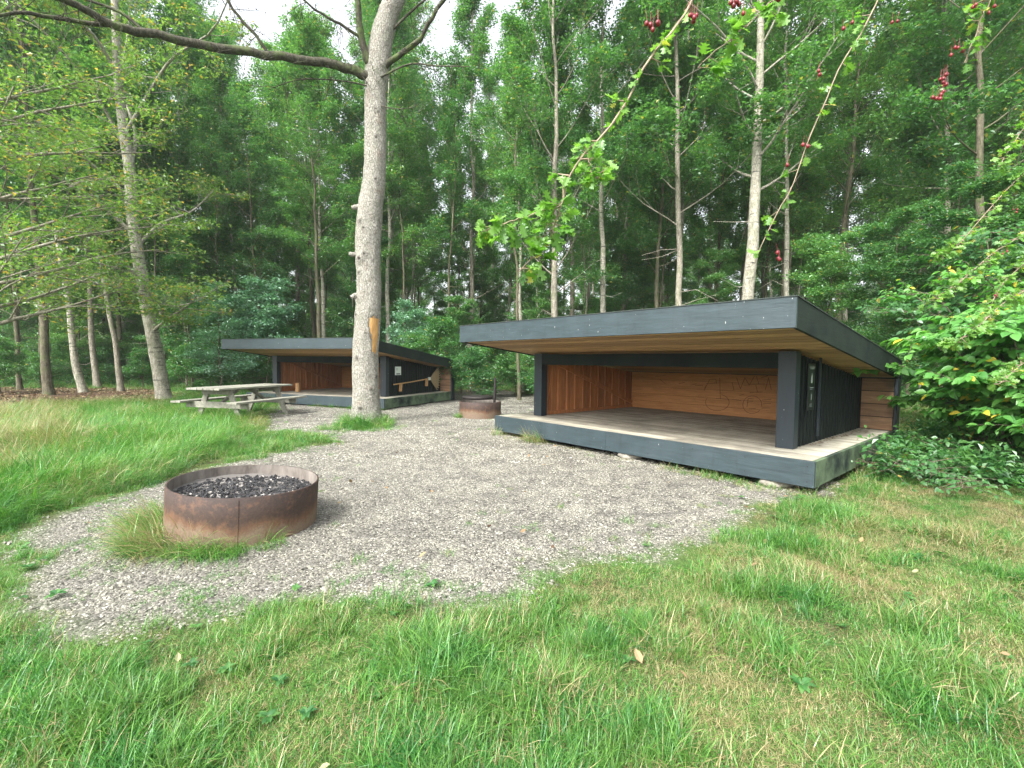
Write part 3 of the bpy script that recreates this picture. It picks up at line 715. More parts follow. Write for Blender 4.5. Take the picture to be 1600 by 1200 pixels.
# understorey trees
und = []
for (px, d, k, kind, sc, lab) in [
    (420, 19.5, 0, 'blue', 1.0, 'blue-green leafy bush behind the left end of the far shelter roof'),
    (345, 18.3, 1, 'blue', .8, 'blue-green bush behind the picnic table, left of the far shelter'),
    (640, 19.6, 1, 'blue', .72, 'blue-green bush behind the right slope of the far shelter roof'),
    (300, 20.5, 2, 'under', .8, 'young dark green tree right of the big leaning tree'),
    (1290, 12.2, 0, 'under', .72, 'young tree with layered green sprays behind the right slope of the near roof'),
    (1385, 11.0, 1, 'under', .62, 'young tree with layered sprays behind the rear corner of the near shelter'),
    (1490, 9.6, 2, 'under', .60, 'bushy young tree behind the large-leaved bush on the right'),
    (1600, 9.0, 0, 'under', .75, 'bushy young tree cut by the right edge of the picture'),
    (1110, 16.5, 2, 'under', .6, 'low young tree behind the near roof, left of the stout mottled tree'),
    (860, 18.2, 1, 'under', .6, 'low young tree behind the left end of the near roof'),
    (720, 20.5, 0, 'under', .62, 'low young tree above the gap between the two shelters'),
    (120, 23.5, 1, 'under', .85, 'young green tree behind the trunks at the far left'),
]:
    plant('young_tree' if kind == 'under' else 'leafy_bush', kind, k, (px - 800) / CF * d, d, px * .7, sc, lab, 'tree' if kind == 'under' else 'bush')
    und.append(((px - 800) / CF * d, d))
for k in range(16):
    y = 24 + 9 * rng.random(); x = -(y * .55 + 2 + k * 1.25)
    und.append((x, y)); plant('young_tree', 'under', k, x, y, rng.random() * 6.28, .6 + .4 * rng.random(), 'low bushy young tree in the shade under the tall trees', 'tree', 'young trees filling the wood floor')
m = 0; tries = 0
while m < 66 and tries < 4000:
    tries += 1
    y = 19.5 + 26 * rng.random() ** .8; x = (rng.random() * 2 - 1) * (y * 1.15 + 2)
    if in_shelter(np.array([[x, y]]), -1.5)[0] or (x < -9 and y < 23): continue
    if not all((x - a) ** 2 + (y - b) ** 2 > 2.2 ** 2 for a, b in und): continue
    und.append((x, y)); m += 1
    plant('young_tree', 'under', m, x, y, rng.random() * 6.28, .55 + .45 * rng.random(), 'low bushy young tree in the shade under the tall trees', 'tree', 'young trees filling the wood floor')
# shrubs at the wood edge
for i, (px, d, sc) in enumerate([(735, 17.0, .8), (775, 18.6, .9), (690, 17.9, 1.0), (805, 20.4, .8), (655, 18.2, .9), (850, 15.5, .8), (905, 14.5, .8)]):
    plant('shrub', 'shrub', i, (px - 800) / CF * d, d, i * 2.1, sc, ['low light green shrub between the two shelters, %s' % w for w in ('right above the small fire pit', 'just behind the pit post', 'touching the rear corner of the far shelter', 'beside the knotted pale trunk', 'behind the far shelter roof slope')][i] if i < 5 else 'low green shrub hidden close behind the near shelter', 'shrub', None if i < 5 else 'shrubs behind the near shelter', crown='leaves', stem='stems')
for i, (px, d, sc) in enumerate([(290, 18.9, .75), (330, 19.8, .8), (395, 21, .8), (0, 18.0, .8), (445, 19.8, .9)]):
    plant('shrub', 'shrub', i + 1, (px - 800) / CF * d, d, i * 1.3, sc, ['thin shrub right of the big leaning tree', 'shrub with bare lower stems behind the picnic table', 'small shrub in front of the slim pale tree', 'shrub in the shade at the left edge', 'shrub behind the far shelter, beside its left post'][i], 'shrub', crown='leaves', stem='stems')

for i, (px, d, sc) in enumerate([(20, 22.5, .8), (62, 21.5, .6), (108, 22.8, .75), (170, 23.5, .8), (222, 22.0, .7)]):
    plant('shrub', 'shrub', i, (px - 800) / CF * d, d, i * 1.9, sc, 'low leafy shrub in the shade between the trunks at the far left', 'shrub', 'shrubs between the left trunks', crown='leaves', stem='stems')
# far wood: beyond the trees one can tell apart
fw = []
for k in range(3):
    wm, lm = PROTO['tall'][k * 2]
    o = bpy.data.objects.new('w', wm); o2 = bpy.data.objects.new('l', lm); fw += [o, o2]
wm, lm = PROTO['under'][0]; fw += [bpy.data.objects.new('w', wm), bpy.data.objects.new('l', lm)]
P = []; Vr = []; Sc = []; Ro = []
for k in range(340):
    y = 47 + 38 * rng.random(); x = (rng.random() * 2 - 1) * (y * 1.15 + 5); v = int(rng.integers(0, 7)); v = min(v, 3); s = (.95 + .3 * rng.random()) if v < 3 else 1.1; rz = rng.random() * 6.28
    for q in (0, 1): P.append((x, y, 0)); Vr.append(v * 2 + q); Sc.append(s); Ro.append((0, 0, rz))
scatter('far_wood', 'far depth of the wood closing every gap between the trunks', 'woodland', P, Ro, Sc, Vr, fw)

def ovate(mb, c, d, nrm, L, w, tone, droop=.25):
    d = d / np.linalg.norm(d); s = np.cross(nrm, d); s /= np.linalg.norm(s) + 1e-9; n = np.cross(d, s)
    prof = [(0, .0), (.12, .42), (.35, .98), (.6, .9), (.82, .5), (1, 0)]
    V = []
    for f, ww in prof:
        cc = c + d * L * f - np.array([0, 0, 1.]) * droop * L * f * f
        V += [cc + s * w * ww / 2 + n * w * .10 * ww, cc, cc - s * w * ww / 2 + n * w * .10 * ww]
    F = []
    for k in range(5):
        a = 3 * k; F += [[a, a + 1, a + 4, a + 3], [a + 1, a + 2, a + 5, a + 4]]
    mb.add(V, F, tone)
# undergrowth: leafy ground cover on the wood floor and at the shelter backs
def herb(n, h, lsz):
    mb = MB()
    for k in range(n):
        a = rng.random() * 6.28; hh = h * (.5 + .6 * rng.random()); b = np.array([rng.normal(0, .12), rng.normal(0, .12), 0]); t = b + [math.cos(a) * hh * .35, math.sin(a) * hh * .35, hh]
        f = rng.random(12)[:, None]; C = b + (t - b) * (.25 + .75 * f) + rng.normal(0, .03, (12, 3))
        kite_leaves(mb, C, np.full(12, lsz), np.clip(rng.random() + rng.normal(0, .15, 12), 0, 1), .45, .5)
    return mb
hs = [src(herb(9, .5, .075), M['leaf_shrub']) for _ in range(4)] + [src(herb(8, .22, .06), M['leaf_shrub']) for _ in range(3)]
PT = []; RT = []; SC = []; VR = []
P = cand(-28, 24, 14, 34, 5); P = P[infrustum(P, 2)]; f = fbm(P, .7)
P = P[(~in_shelter(P, -.15)) & (sdist(P, LITTER) > .8) & (gmask(P) > .5) & ((P[:, 1] > 21) | (P[:, 0] > -4.0)) & ((f > -.1) | (P[:, 1] > 24))]
n = len(P); put(P, np.stack([0 * P[:, 0], 0 * P[:, 0], rng.random(n) * 6.28], 1), .7 + .8 * rng.random(n), rng.integers(0, 7, n))
P = cand(4.2, 9.5, 4.2, 12, 16); P = P[(~in_shelter(P, -.1))]; loc = (P - np.array(SH1[:2])) @ rotz(SH1[2])[:2, :2]
P = P[(loc[:, 0] > W / 2 + .12) & ((P[:, 1] > 5.4) | (P[:, 0] > 5.4))]
n = len(P); put(P, np.stack([0 * P[:, 0], 0 * P[:, 0], rng.random(n) * 6.28], 1), .6 + .6 * rng.random(n), rng.integers(0, 7, n))
def rosette(n, s):
    mb = MB()
    for k in range(n):
        a = 6.28 * k / n + rng.normal(0, .25); d = np.array([math.cos(a), math.sin(a), .35 + .3 * rng.random()]); ovate(mb, np.array([0, 0, .01]), d, np.array([-.4 * math.cos(a), -.4 * math.sin(a), 1.]), s * (.6 + .5 * rng.random()), s * .42, rng.random(), .35)
    return mb
ws = [src(rosette(7 + k, .042 + .008 * k), M['leaf_shrub']) for k in range(3)]
P = cand(-4, 5, 1.6, 6.5, 5.0); P = P[(gmask(P) > -.15) & infrustum(P) & ~in_shelter(P, -.05) & (sdist(P, TALL) > .1)]; n = len(P)
PT2 = np.column_stack([P, gz(P) + .012])
scatter('lawn_weeds', 'small broad-leaved weeds growing in the short grass', 'weeds', PT2, np.stack([rng.normal(0, .15, n), rng.normal(0, .15, n), rng.random(n) * 6.28], 1), .5 + .7 * rng.random(n), rng.integers(0, 3, n), ws)
scatter('undergrowth', 'low leafy undergrowth covering the shaded wood floor', 'undergrowth', np.vstack(PT), np.vstack(RT), np.concatenate(SC), np.concatenate(VR), hs)

# ------------------------------------------------------------------ the big leaning tree on the left (yellow-green oak-like foliage)
lt_d = 16.4
foot = at(257, 622, lt_d); foot[2] = -.1
root = empty('leaning_tree', tuple(foot), 0, 'big pale tree leaning left beyond the picnic table, with long low limbs', 'tree')
def rel(px, py, d): return at(px, py, d) - foot
wood_mb = MB()
tp = [np.array([0, 0, 0.]), rel(250, 585, lt_d), rel(240, 530, lt_d), rel(228, 470, lt_d), rel(216, 400, lt_d), rel(206, 330, lt_d), rel(203, 270, lt_d), rel(192, 190, lt_d), rel(184, 110, lt_d), rel(180, 20, lt_d), rel(176, -80, lt_d), rel(170, -180, lt_d)]
tp = smooth_path(tp, 60); tr = np.interp(np.linspace(0, 1, 60), [0, .04, .3, .6, 1], [.29, .225, .19, .16, .06])
wood_mb.tube(tp, tr, 16, cap=False, wob=.03)
anch = []
r_ = np.random.default_rng(77)
limbs = [[(222, 440, 0), (180, 400, -.6), (120, 385, -1.6), (60, 400, -2.6), (-20, 380, -3.4)],
         [(212, 370, 0), (170, 330, -.4), (110, 290, -1.4), (40, 250, -2.4), (-40, 200, -3)],
         [(205, 310, 0), (150, 262, -.5), (90, 220, -1.5), (10, 190, -2.5), (-50, 140, -3)],
         [(205, 265, 0), (180, 200, .3), (130, 120, -.6), (60, 40, -1.6), (0, -20, -2)],
         [(203, 262, 0), (212, 210, .4), (190, 130, .7), (200, 50, 1), (205, -30, 1)],
         [(195, 210, 0), (230, 150, -.3), (270, 90, -1), (330, 50, -1.5), (360, -10, -2)],
         [(228, 470, 0), (190, 440, -.7), (140, 430, -1.6), (85, 470, -2.4), (40, 500, -3)],
         [(215, 385, 0), (250, 350, .3), (300, 330, 1), (330, 300, 1.5)],
         [(185, 120, 0), (150, 60, -.6), (100, 10, -1.2), (60, -50, -2)],
         [(236, 520, 0), (260, 500, -.3), (290, 480, -.8), (300, 470, -1)]]
for lb in limbs:
    pts = smooth_path([rel(x, y, lt_d + dz * 1.2) for x, y, dz in lb], 12)
    wood_mb.tube(pts, np.linspace(.065, .014, 12), 7, cap=False, wob=.03)
    for s in range(2, 12):
        for t in range(1 + s % 2):
            a = r_.random() * 6.28
            grow_branch(wood_mb, pts[s], a, r_.normal(.15, .3), .8 + .6 * r_.random(), .016, r_, up=.3, subs=3, anchors=anch, sides=4, depth=0)
wood_mb.build('trunk', M['bark_pale'], root, True)
foliage(anch, 15000, .115, .17, .4).build('crown', M['leaf_oak'], root)

# second near tree cut by the left edge: low sweeping branches
foot2 = np.array([-13.6, 11.2, -.1])
root = empty('edge_tree', tuple(foot2), 0, 'yellow-green tree standing off the left edge, its low branches reaching in', 'tree')
wmb = MB(); anch = []
r_ = np.random.default_rng(78)
wmb.tube(smooth_path([(0, 0, 0), (.1, .1, 2), (0, .2, 4), (-.1, .1, 7), (0, 0, 10)], 20), np.linspace(.25, .08, 20), 12, cap=False, wob=.03)
for k in range(15):
    h = 1.5 + 7 * (k / 15); a = r_.normal(.25, .7)
    grow_branch(wmb, (0, .1, h), a, .25 + .3 * r_.random(), 3.4 + 1.3 * r_.random(), .06, r_, up=.3, sag=.3, subs=6, anchors=anch)
wmb.build('trunk', M['bark_grey'], root, True)
foliage(anch, 9000, .095, .17, .4).build('crown', M['leaf_oak'], root)

# ------------------------------------------------------------------ the big bare trunk in the middle
md = 10.45
f3 = at(573, 664, md); f3[2] = -.08
root = empty('bare_trunk_tree', tuple(f3), 0, 'big tree with rough grey bark and a bare orange wood patch, standing on the gravel', 'tree')
def rl(px, py, d=md): return at(px, py, d) - f3
ctrl = [(573, 668, 29), (573, 655, 24.5), (572, 620, 21.5), (571, 560, 20.5), (574, 510, 20.3), (577, 455, 19.2), (575, 410, 19.4), (576, 365, 20.2), (579, 325, 19.4), (585, 275, 17.4), (587, 200, 17.0), (587, 140, 17.2), (590, 105, 19), (597, 60, 17.5), (606, 25, 15.5), (622, -15, 14.5), (640, -80, 12), (655, -180, 9)]
cp = np.array([rl(x, y) for x, y, w in ctrl]); cw = np.array([w for *_, w in ctrl]) / CF * md * .94
NT_, SS = 330, 72
path = smooth_path(cp, NT_); rad = np.interp(np.linspace(0, len(cw) - 1, NT_), np.arange(len(cw)), cw)
tb = MB(); tb.tube(path, rad, SS, cap=False)
V = tb.v[0].reshape(NT_, SS, 3); cen = path[:, None]
dirs = V - cen; dirs /= np.linalg.norm(dirs, axis=2)[..., None]
knots = [(300, 572, 400, .05, .10), (0, 0, 0, 0, 0)]
kn = []
for (x, y, amp, rr) in [(562, 345, .035, .09), (568, 395, .04, .08), (560, 405, .05, .10), (588, 280, .025, .07), (590, 215, .03, .07), (560, 425, .03, .08), (556, 465, .045, .12), (554, 490, .03, .10), (585, 545, .02, .07), (590, 590, .025, .09), (580, 610, .02, .07), (568, 355, .03, .06), (557, 560, .03, .10), (562, 640, .03, .12), (585, 170, .02, .07), (570, 520, .02, .07)]:
    # put the knot on the near surface
    c = rl(x, y, md - .24); q_ = V.reshape(-1, 3); dr_ = (c + f3) - np.array([0, 0, CH]); dr_ /= np.linalg.norm(dr_)
    w_ = q_ + f3 - np.array([0, 0, CH]); al = w_ @ dr_; off_ = np.linalg.norm(w_ - al[:, None] * dr_, axis=1); ok_ = np.where(off_ < off_.min() + .02, al, 1e9)
    c = q_[np.argmin(ok_)]; kn.append((c, amp, rr))
disp = np.zeros((NT_, SS)); ktone = np.zeros((NT_, SS))
for a in range(NT_):
    for b in range(SS):
        p = V[a, b]; q = Vector((p[0] * 9, p[1] * 9, p[2] * 5.5)); q2 = Vector((p[0] * 26, p[1] * 26, p[2] * 17))
        disp[a, b] = .012 * mnoise.noise(q) + .010 * abs(mnoise.noise(q2)) + .012 * mnoise.noise(Vector((p[0] * 3, p[1] * 3, p[2] * 2)))
for c, amp, rr in kn:
    d2 = ((V - c) ** 2).sum(2); disp += 1.25 * amp * np.exp(-d2 / (2 * (rr * .6) ** 2)); disp -= amp * 1.5 * np.exp(-d2 / (2 * (rr * .25) ** 2)); ktone = np.maximum(ktone, np.exp(-d2 / (2 * (rr * .32) ** 2)) * (.5 + 12 * amp))
# root flare
zf = np.clip(1 - (path[:, 2] + 0) / .45, 0, 1) ** 2
th = np.linspace(0, 2 * PI, SS, endpoint=False)
disp += zf[:, None] * .07 * (1 + np.sin(th * 5 + 1))[None]
# bare patch: bark missing
pc = rl(581, 523, md - .27)
up_ = V[..., 2]; lat = V[..., 0] - pc[0]
patch = (np.abs(up_ - pc[2]) < .40 + .03 * np.sin(lat * 60)) & (lat > -.05 + .025 * np.sin(up_ * 7 + 1) + .006 * np.sin(up_ * 41) + .1 * np.clip(pc[2] - .25 - up_, 0, 1)) & (lat < .17) & (V[..., 1] < cen[..., 1])
disp[patch] -= .022
V2 = V + dirs * disp[..., None]
tb.v[0] = V2.reshape(-1, 3)
fc = tb.f[0]; pflat = patch.ravel(); isp = pflat[fc].all(1)
bark = MB(); bark.add(tb.v[0], fc[~isp], np.clip(ktone.ravel(), 0, 1)); bark.build('trunk', M['bark_main'], root, True)
bw = MB(); used = np.unique(fc[isp]); remap = np.full(len(tb.v[0]), -1); remap[used] = np.arange(len(used))
bw.add(tb.v[0][used], remap[fc[isp]]); bw.build('bare_patch', M['bare_wood'], root, True)
# dead knot stubs
for (x0, y0, x1, y1) in [(563, 322, 550, 325), (556, 398, 545, 397), (556, 461, 549, 465)]:
    s = MB(); s.tube(smooth_path([rl(x0 + 8, y0, md - .05), rl(x0, y0, md - .1), rl(x1, y1, md - .15)], 6), [.05, .05, .048, .05, .052, .045], 12, wob=.05); s.build('branch_stub', M['bark_main'], root, True)
def limb(name, pts, r0, r1, n=26, sides=12, extra=None, mat='limb_main'):
    mbl = MB(); p = smooth_path([rl(x, y, d) for x, y, d in pts], n); p[1:] += rng.normal(0, .012, (n - 1, 3)) * (r0 > .03)
    mbl.tube(p, np.linspace(r0, r1, n), sides, wob=.05)
    return mbl, p
def dead_twigs(mbl, p, k0, k1, every, L, r_, cones=None, down=True):
    for i in range(k0, k1):
        for q in range(every):
            a = r_.random() * 6.28; e = r_.normal(-.5 if down else .2, .4); l = L * (.4 + .8 * r_.random())
            t = [p[i]]; 
            for s in range(4):
                e -= .12 * r_.random() * (1 if down else -1); a += r_.normal(0, .25)
                t.append(t[-1] + np.array([math.cos(a) * math.cos(e), math.sin(a) * math.cos(e), math.sin(e)]) * l / 4)
            mbl.tube(t, np.linspace(.0075, .003, 5), 4, cap=False)
            for c in t[2:]:
                if cones is not None and r_.random() < .55:
                    cones.append(c + r_.normal(0, .02, 3))
                b = c + r_.normal(0, .10, 3); mbl.tube([c, (c + b) / 2, b], [.004, .003, .002], 3, cap=False)
r_ = np.random.default_rng(9); cones = []
bl_defs = [([(585, 125, 10.4), (565, 116, 10.3), (530, 103, 10.1), (440, 88, 9.6), (330, 72, 9.0), (200, 46, 8.2), (150, 25, 7.9), (105, 2, 7.6), (40, -30, 7.2), (-60, -60, 6.6)], .105, .035, 40, 14),
           ([(588, 112, 10.4), (575, 92, 10.3), (564, 60, 10.2), (560, 20, 10.1), (555, -40, 10)], .10, .05, 16, 12),
           ([(596, 112, 10.4), (612, 95, 10.3), (650, 68, 10.1), (668, 40, 10), (692, 2, 9.9), (720, -40, 9.7)], .065, .03, 16, 10),
           ([(200, 46, 8.2), (90, 28, 7.8), (20, 22, 7.3), (-60, 40, 6.9)], .04, .02, 12, 8),
           ([(417, 83, 9.5), (405, 60, 9.4), (375, 30, 9.3), (355, 0, 9.2), (330, -40, 9.1)], .035, .02, 12, 8),
           ([(565, 60, 10.2), (535, 40, 10), (500, 20, 9.8), (460, -10, 9.5)], .035, .015, 12, 8),
           ([(588, 138, 10.3), (540, 127, 10.2), (470, 124, 10), (420, 140, 9.8)], .018, .008, 12, 6),
           ([(592, 122, 10.3), (640, 100, 10), (680, 103, 9.7), (735, 104, 9.4)], .022, .008, 12, 6),
           ([(593, 165, 10.3), (620, 170, 10.2), (645, 168, 10)], .014, .006, 8, 6),
           ([(600, 60, 10.4), (640, 20, 10.4), (670, -5, 10.2), (700, -30, 10)], .03, .015, 10, 8),
           ([(230, 55, 8.4), (190, 20, 8.3), (120, -5, 8.1), (60, -20, 8)], .03, .015, 10, 8)]
for pts, ra, rb, n, sd in bl_defs:
    mbl, p = limb('limb', pts, ra, rb, n, sd); cones = []
    dead_twigs(mbl, p, 3, n - 1, 1 if ra > .05 else 2, .55, r_, cones)
    for c in cones:
        v = np.array([[0, 0, -.022], [.011, 0, 0], [0, .011, 0], [-.011, 0, 0], [0, -.011, 0], [0, 0, .02]]) * (.8 + .5 * r_.random()); mbl.add(v + c, [[0, 2, 1], [0, 3, 2], [0, 4, 3], [0, 1, 4], [5, 1, 2], [5, 2, 3], [5, 3, 4], [5, 4, 1]])
    o = mbl.build('limb', M['limb_main'], root, True)

# ------------------------------------------------------------------ shelters
OS, OF, OB = .028, .816, .224
RF, RT_, RB = 2.044, .292, 1.475
SI, FI, PW, PD = .426, .6425, .204, .16
h = W / 2
def roof_z(y, base=RF): return base + (RB - RF) * (y + OF) / (D + OB + OF)
sl = math.atan2(RB - RF, D + OB + OF); RSL = (D + OB + OF) / math.cos(sl)
def prism_x(mb, x0, x1, yz, tone=.5):
    n = len(yz); v = [(x0, y, z) for y, z in yz] + [(x1, y, z) for y, z in yz]
    mb.add(v, [list(range(n))]); mb.n -= 0
    mb.v[-1] = np.array(v)
    mb.f[-1] = np.array([list(range(n))]) + (mb.n - len(v)); mb.f.append(np.array([list(range(2 * n - 1, n - 1, -1))]) + (mb.n - len(v)))
    mb.f.append(np.array([[i, n + i, n + (i + 1) % n, (i + 1) % n] for i in range(n)]) + (mb.n - len(v)))
    mb.attr[-1] = np.full(2 * n, tone)
def shelter(name, sh, z0, label, far=False):
    rt = empty(name, (sh[0], sh[1], z0), sh[2], label, 'shelter')
    # deck boards run along the front
    mb = MB(); nb = 27; pw = (D - .045) / nb
    for k in range(nb):
        y = .045 + pw * (k + .5)
        x = -h + .045; segs = [random.uniform(.3, .7)]
        cuts = [-h + .045, -h + W * segs[0], h - .045]
        for a, b in zip(cuts[:-1], cuts[1:]):
            mb.box(((a + b) / 2, y, ZT - .0165 + random.uniform(-.001, .001)), (b - a - .003, pw - .010, .027))
    mb.build('deck', M['deck'], rt)
    mb = MB(); cuts = [-h, -h + W * .235, -h + W * .49, h]
    for a, b in zip(cuts[:-1], cuts[1:]): mb.box(((a + b) / 2, .0225 + random.uniform(-.0015, .0015), ZT - TH / 2 + random.uniform(-.002, .002)), (b - a - .004, .045, TH), tone=.5)
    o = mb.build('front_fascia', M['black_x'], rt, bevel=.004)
    mb = MB()
    for x in np.concatenate([cuts[1:3], np.linspace(-h + .1, h - .1, 9)]):
        for z in (ZT - .06, ZT - TH + .06): mb.tube([(x + .03, -.0015, z), (x + .03, .004, z)], [.006, .006], 8)
    mb.build('screw_heads', M['iron'], o)
    for s in (-1, 1):
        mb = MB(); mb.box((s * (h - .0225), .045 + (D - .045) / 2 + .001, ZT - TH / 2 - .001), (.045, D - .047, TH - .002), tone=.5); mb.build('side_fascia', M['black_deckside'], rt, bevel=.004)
    # joists and feet beneath
    mb = MB()
    for k in range(6): mb.box((-h + .3 + k * (W - .6) / 5, D / 2 + .05, ZT - .12), (.06, D - .2, .16))
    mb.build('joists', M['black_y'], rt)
    # posts, header
    for s in (-1, 1):
        mb = MB(); top = roof_z(FI) - RT_ - .01
        mb.box((s * (h - SI - PW / 2), FI + PD / 2, (ZT + top) / 2 - .001), (PW, PD, top - ZT), tone=.5); mb.build('post', M['black_z'], rt, bevel=.005)
    HB = roof_z(FI) - RT_ - .225
    xi = h - SI - PW
    mb = MB(); top = roof_z(FI + .1) - RT_ - .012; mb.box((0, FI + .055, (HB + top) / 2), (2 * xi - .002, .09, top - HB), tone=.5); mb.build('header_beam', M['black_wall'], rt, bevel=.004)  # darker wall black here stands in for the shade of the roof overhang
    # side walls: black boards outside, warm boards inside
    y0 = FI + PD; y1 = D - .002
    for s in (-1, 1):
        ob = MB(); ib = MB(); k = 0; y = y0
        xo = s * (h - SI - .035)
        while y < y1 - .02:
            yb = min(y + .135, y1); ym = (y + yb) / 2; zt = roof_z(yb) - RT_ - .006
            ob.box((xo - s * .01, ym, (ZT + zt) / 2), (.024, yb - y - .003, zt - ZT))
            ib.box((xo - s * .034, ym, (ZT + zt) / 2), (.020, yb - y - .003, zt - ZT))
            if k % 1 == 0:
                ob.box((xo + s * .013, y + .012, (ZT + zt) / 2), (.022, .045, zt - ZT - .01))
            y = yb; k += 1
        ob.build('outer_wall', M['black_wall'], rt)
        iw = ib.build('inner_wall', M['cabin_v'], rt)
        bt = MB(); y = y0 + .18; xin = xo - s * (.045 + .017)
        while y < y1 - .1:
            zt = roof_z(y + .03) - RT_ - .008
            bt.box((xin, y, (ZT + .07 + zt) / 2), (.032, .042, zt - ZT - .07)); y += .255
        bt.box((xin - s * .002, (y0 + y1) / 2, ZT + .035), (.04, y1 - y0 - .02, .068))
        a = np.array([xin - s * .030, y0 + .05, roof_z(y0) - RT_ - .07]); b = np.array([xin - s * .030, y1 - .05, ZT + .12])
        L = np.linalg.norm(b - a); ang = math.atan2(b[2] - a[2], b[1] - a[1])
        bt.box((a + b) / 2, (.028, L, .075), rotx(ang)); bt.build('battens', M['cabin_v'], iw)
    # back wall: full width, wide planks inside; outer ends are the wings
    zt = roof_z(D) - RT_ - .01; rows = 5; hh = (zt - ZT) / rows
    bw = MB()
    for k in range(rows): bw.box((0, D + .015, ZT + hh * (k + .5)), (2 * (h - SI - .08), .030, hh - .003))
    bwo = bw.build('back_wall', M['cabin_x'], rt)
    for s in (-1, 1):
        w = MB(); xa = h - SI - .02; xb = h + OS - .05
        for k in range(4): w.box((s * (xa + xb) / 2, D + .015, ZT + (zt - ZT) / 4 * (k + .5)), (xb - xa, .030, (zt - ZT) / 4 - .012))
        w.build('wing_wall', M['fin'], rt)
        e = MB(); e.box((s * (h + OS - .024), D + .11, (zt + .03) / 2 + .02), (.045, .215, zt - .03), tone=.5); e.build('end_board', M['black_z'], rt, bevel=.004)
    bb = MB(); bb.box((0, D + .05, (zt + .08) / 2), (W + .0, .035, zt - .08), tone=.5); bb.build('rear_cladding', M['black_wall'], rt)
    # roof
    R = h + OS
    C = lambda y, dz: (y, roof_z(y) + dz)
    rf = MB(); prism_x(rf, -R + .035, R - .035, [C(-OF + .035, -.05), C(-OF + .035, -.012), C(D + OB - .035, -.012), C(D + OB - .035, -.05)])
    rf.build('roof', M['felt'], rt)
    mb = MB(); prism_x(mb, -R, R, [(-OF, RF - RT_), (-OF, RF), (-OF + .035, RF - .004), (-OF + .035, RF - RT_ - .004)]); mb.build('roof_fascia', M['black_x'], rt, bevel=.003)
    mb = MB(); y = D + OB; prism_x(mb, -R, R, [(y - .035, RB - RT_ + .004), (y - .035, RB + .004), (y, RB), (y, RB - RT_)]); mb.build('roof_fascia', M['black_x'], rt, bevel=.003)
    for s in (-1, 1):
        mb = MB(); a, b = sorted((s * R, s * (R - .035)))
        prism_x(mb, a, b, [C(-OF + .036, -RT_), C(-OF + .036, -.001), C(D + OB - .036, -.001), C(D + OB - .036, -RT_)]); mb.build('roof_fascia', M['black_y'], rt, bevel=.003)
    # drip edge
    mb = MB()
    prism_x(mb, -R - .008, R + .008, [(-OF - .008, RF + .001), (-OF - .008, RF + .011), (-OF + .06, RF + .004), (-OF + .06, RF - .003)])
    for s in (-1, 1):
        a, b = sorted((s * (R + .008), s * (R - .05))); prism_x(mb, a, b, [C(-OF + .061, .002), C(-OF + .061, .011), C(D + OB, .011), C(D + OB, .002)])
    mb.build('drip_edge', M['felt'], rt)
    mb = MB(); n = 25; y = -OF + .04; dy = (D + OB + OF - .08) / n
    for k in range(n):
        ya, yb = y + k * dy, y + (k + 1) * dy - .018
        t = rng.random()
        prism_x(mb, -R + .036, R - .036, [(ya, roof_z(ya) - RT_ + .02), (ya, roof_z(ya) - RT_ + .04), (yb, roof_z(yb) - RT_ + .04), (yb, roof_z(yb) - RT_ + .02)], t)
    mb.build('soffit', M['soffit'], rt)
    return rt, bwo
s1, bw1 = shelter('shelter', SH1, 0, 'near open-fronted black timber shelter with flat sloping roof on the right of the gravel')
s2, bw2 = shelter('shelter', SH2, -.035, 'farther black timber shelter behind the big trunk, with a flail hung on its side wall')
# graffiti on the near back wall: thin dark strokes a hair proud of the boards
def strokes(name, parent, y, lines, wd, mat):
    mb = MB()
    for ln in lines:
        ln = np.array(ln, float)
        for a, b in zip(ln[:-1], ln[1:]):
            d = b - a; L = np.hypot(*d); ang = math.atan2(d[1], d[0]); m = (a + b) / 2
            mb.box((m[0], y, m[1]), (L + wd * .7, .002, wd), roty(-ang))
    return mb.build(name, mat, parent)
def wall_hit(zx, zy):
    """read a point of the board wall off the photograph (coordinates of an enlargement)"""
    d = ray(700 + zx * .4625, 440 + zy * .4625); a = SH1[2]; n = np.array([-math.sin(a), math.cos(a), 0])
    p0 = np.array(sh_world(SH1, 0, (0, D, 0))); o = np.array([0, 0, CH]); t = np.dot(p0 - o, n) / np.dot(d, n); q = o + d * t - np.array([SH1[0], SH1[1], 0])
    return (q[0] * math.cos(a) + q[1] * math.sin(a), q[2])
def sh_world(sh, z0, l):
    x, y, a = sh; c, s = math.cos(a), math.sin(a); return (x + l[0] * c - l[1] * s, y + l[0] * s + l[1] * c, z0 + l[2])
def oval(cx, cy_, rx, ry, a0=0, a1=6.3, n=20): return [(cx + rx * math.cos(a), cy_ + ry * math.sin(a)) for a in np.linspace(a0, a1, n)]
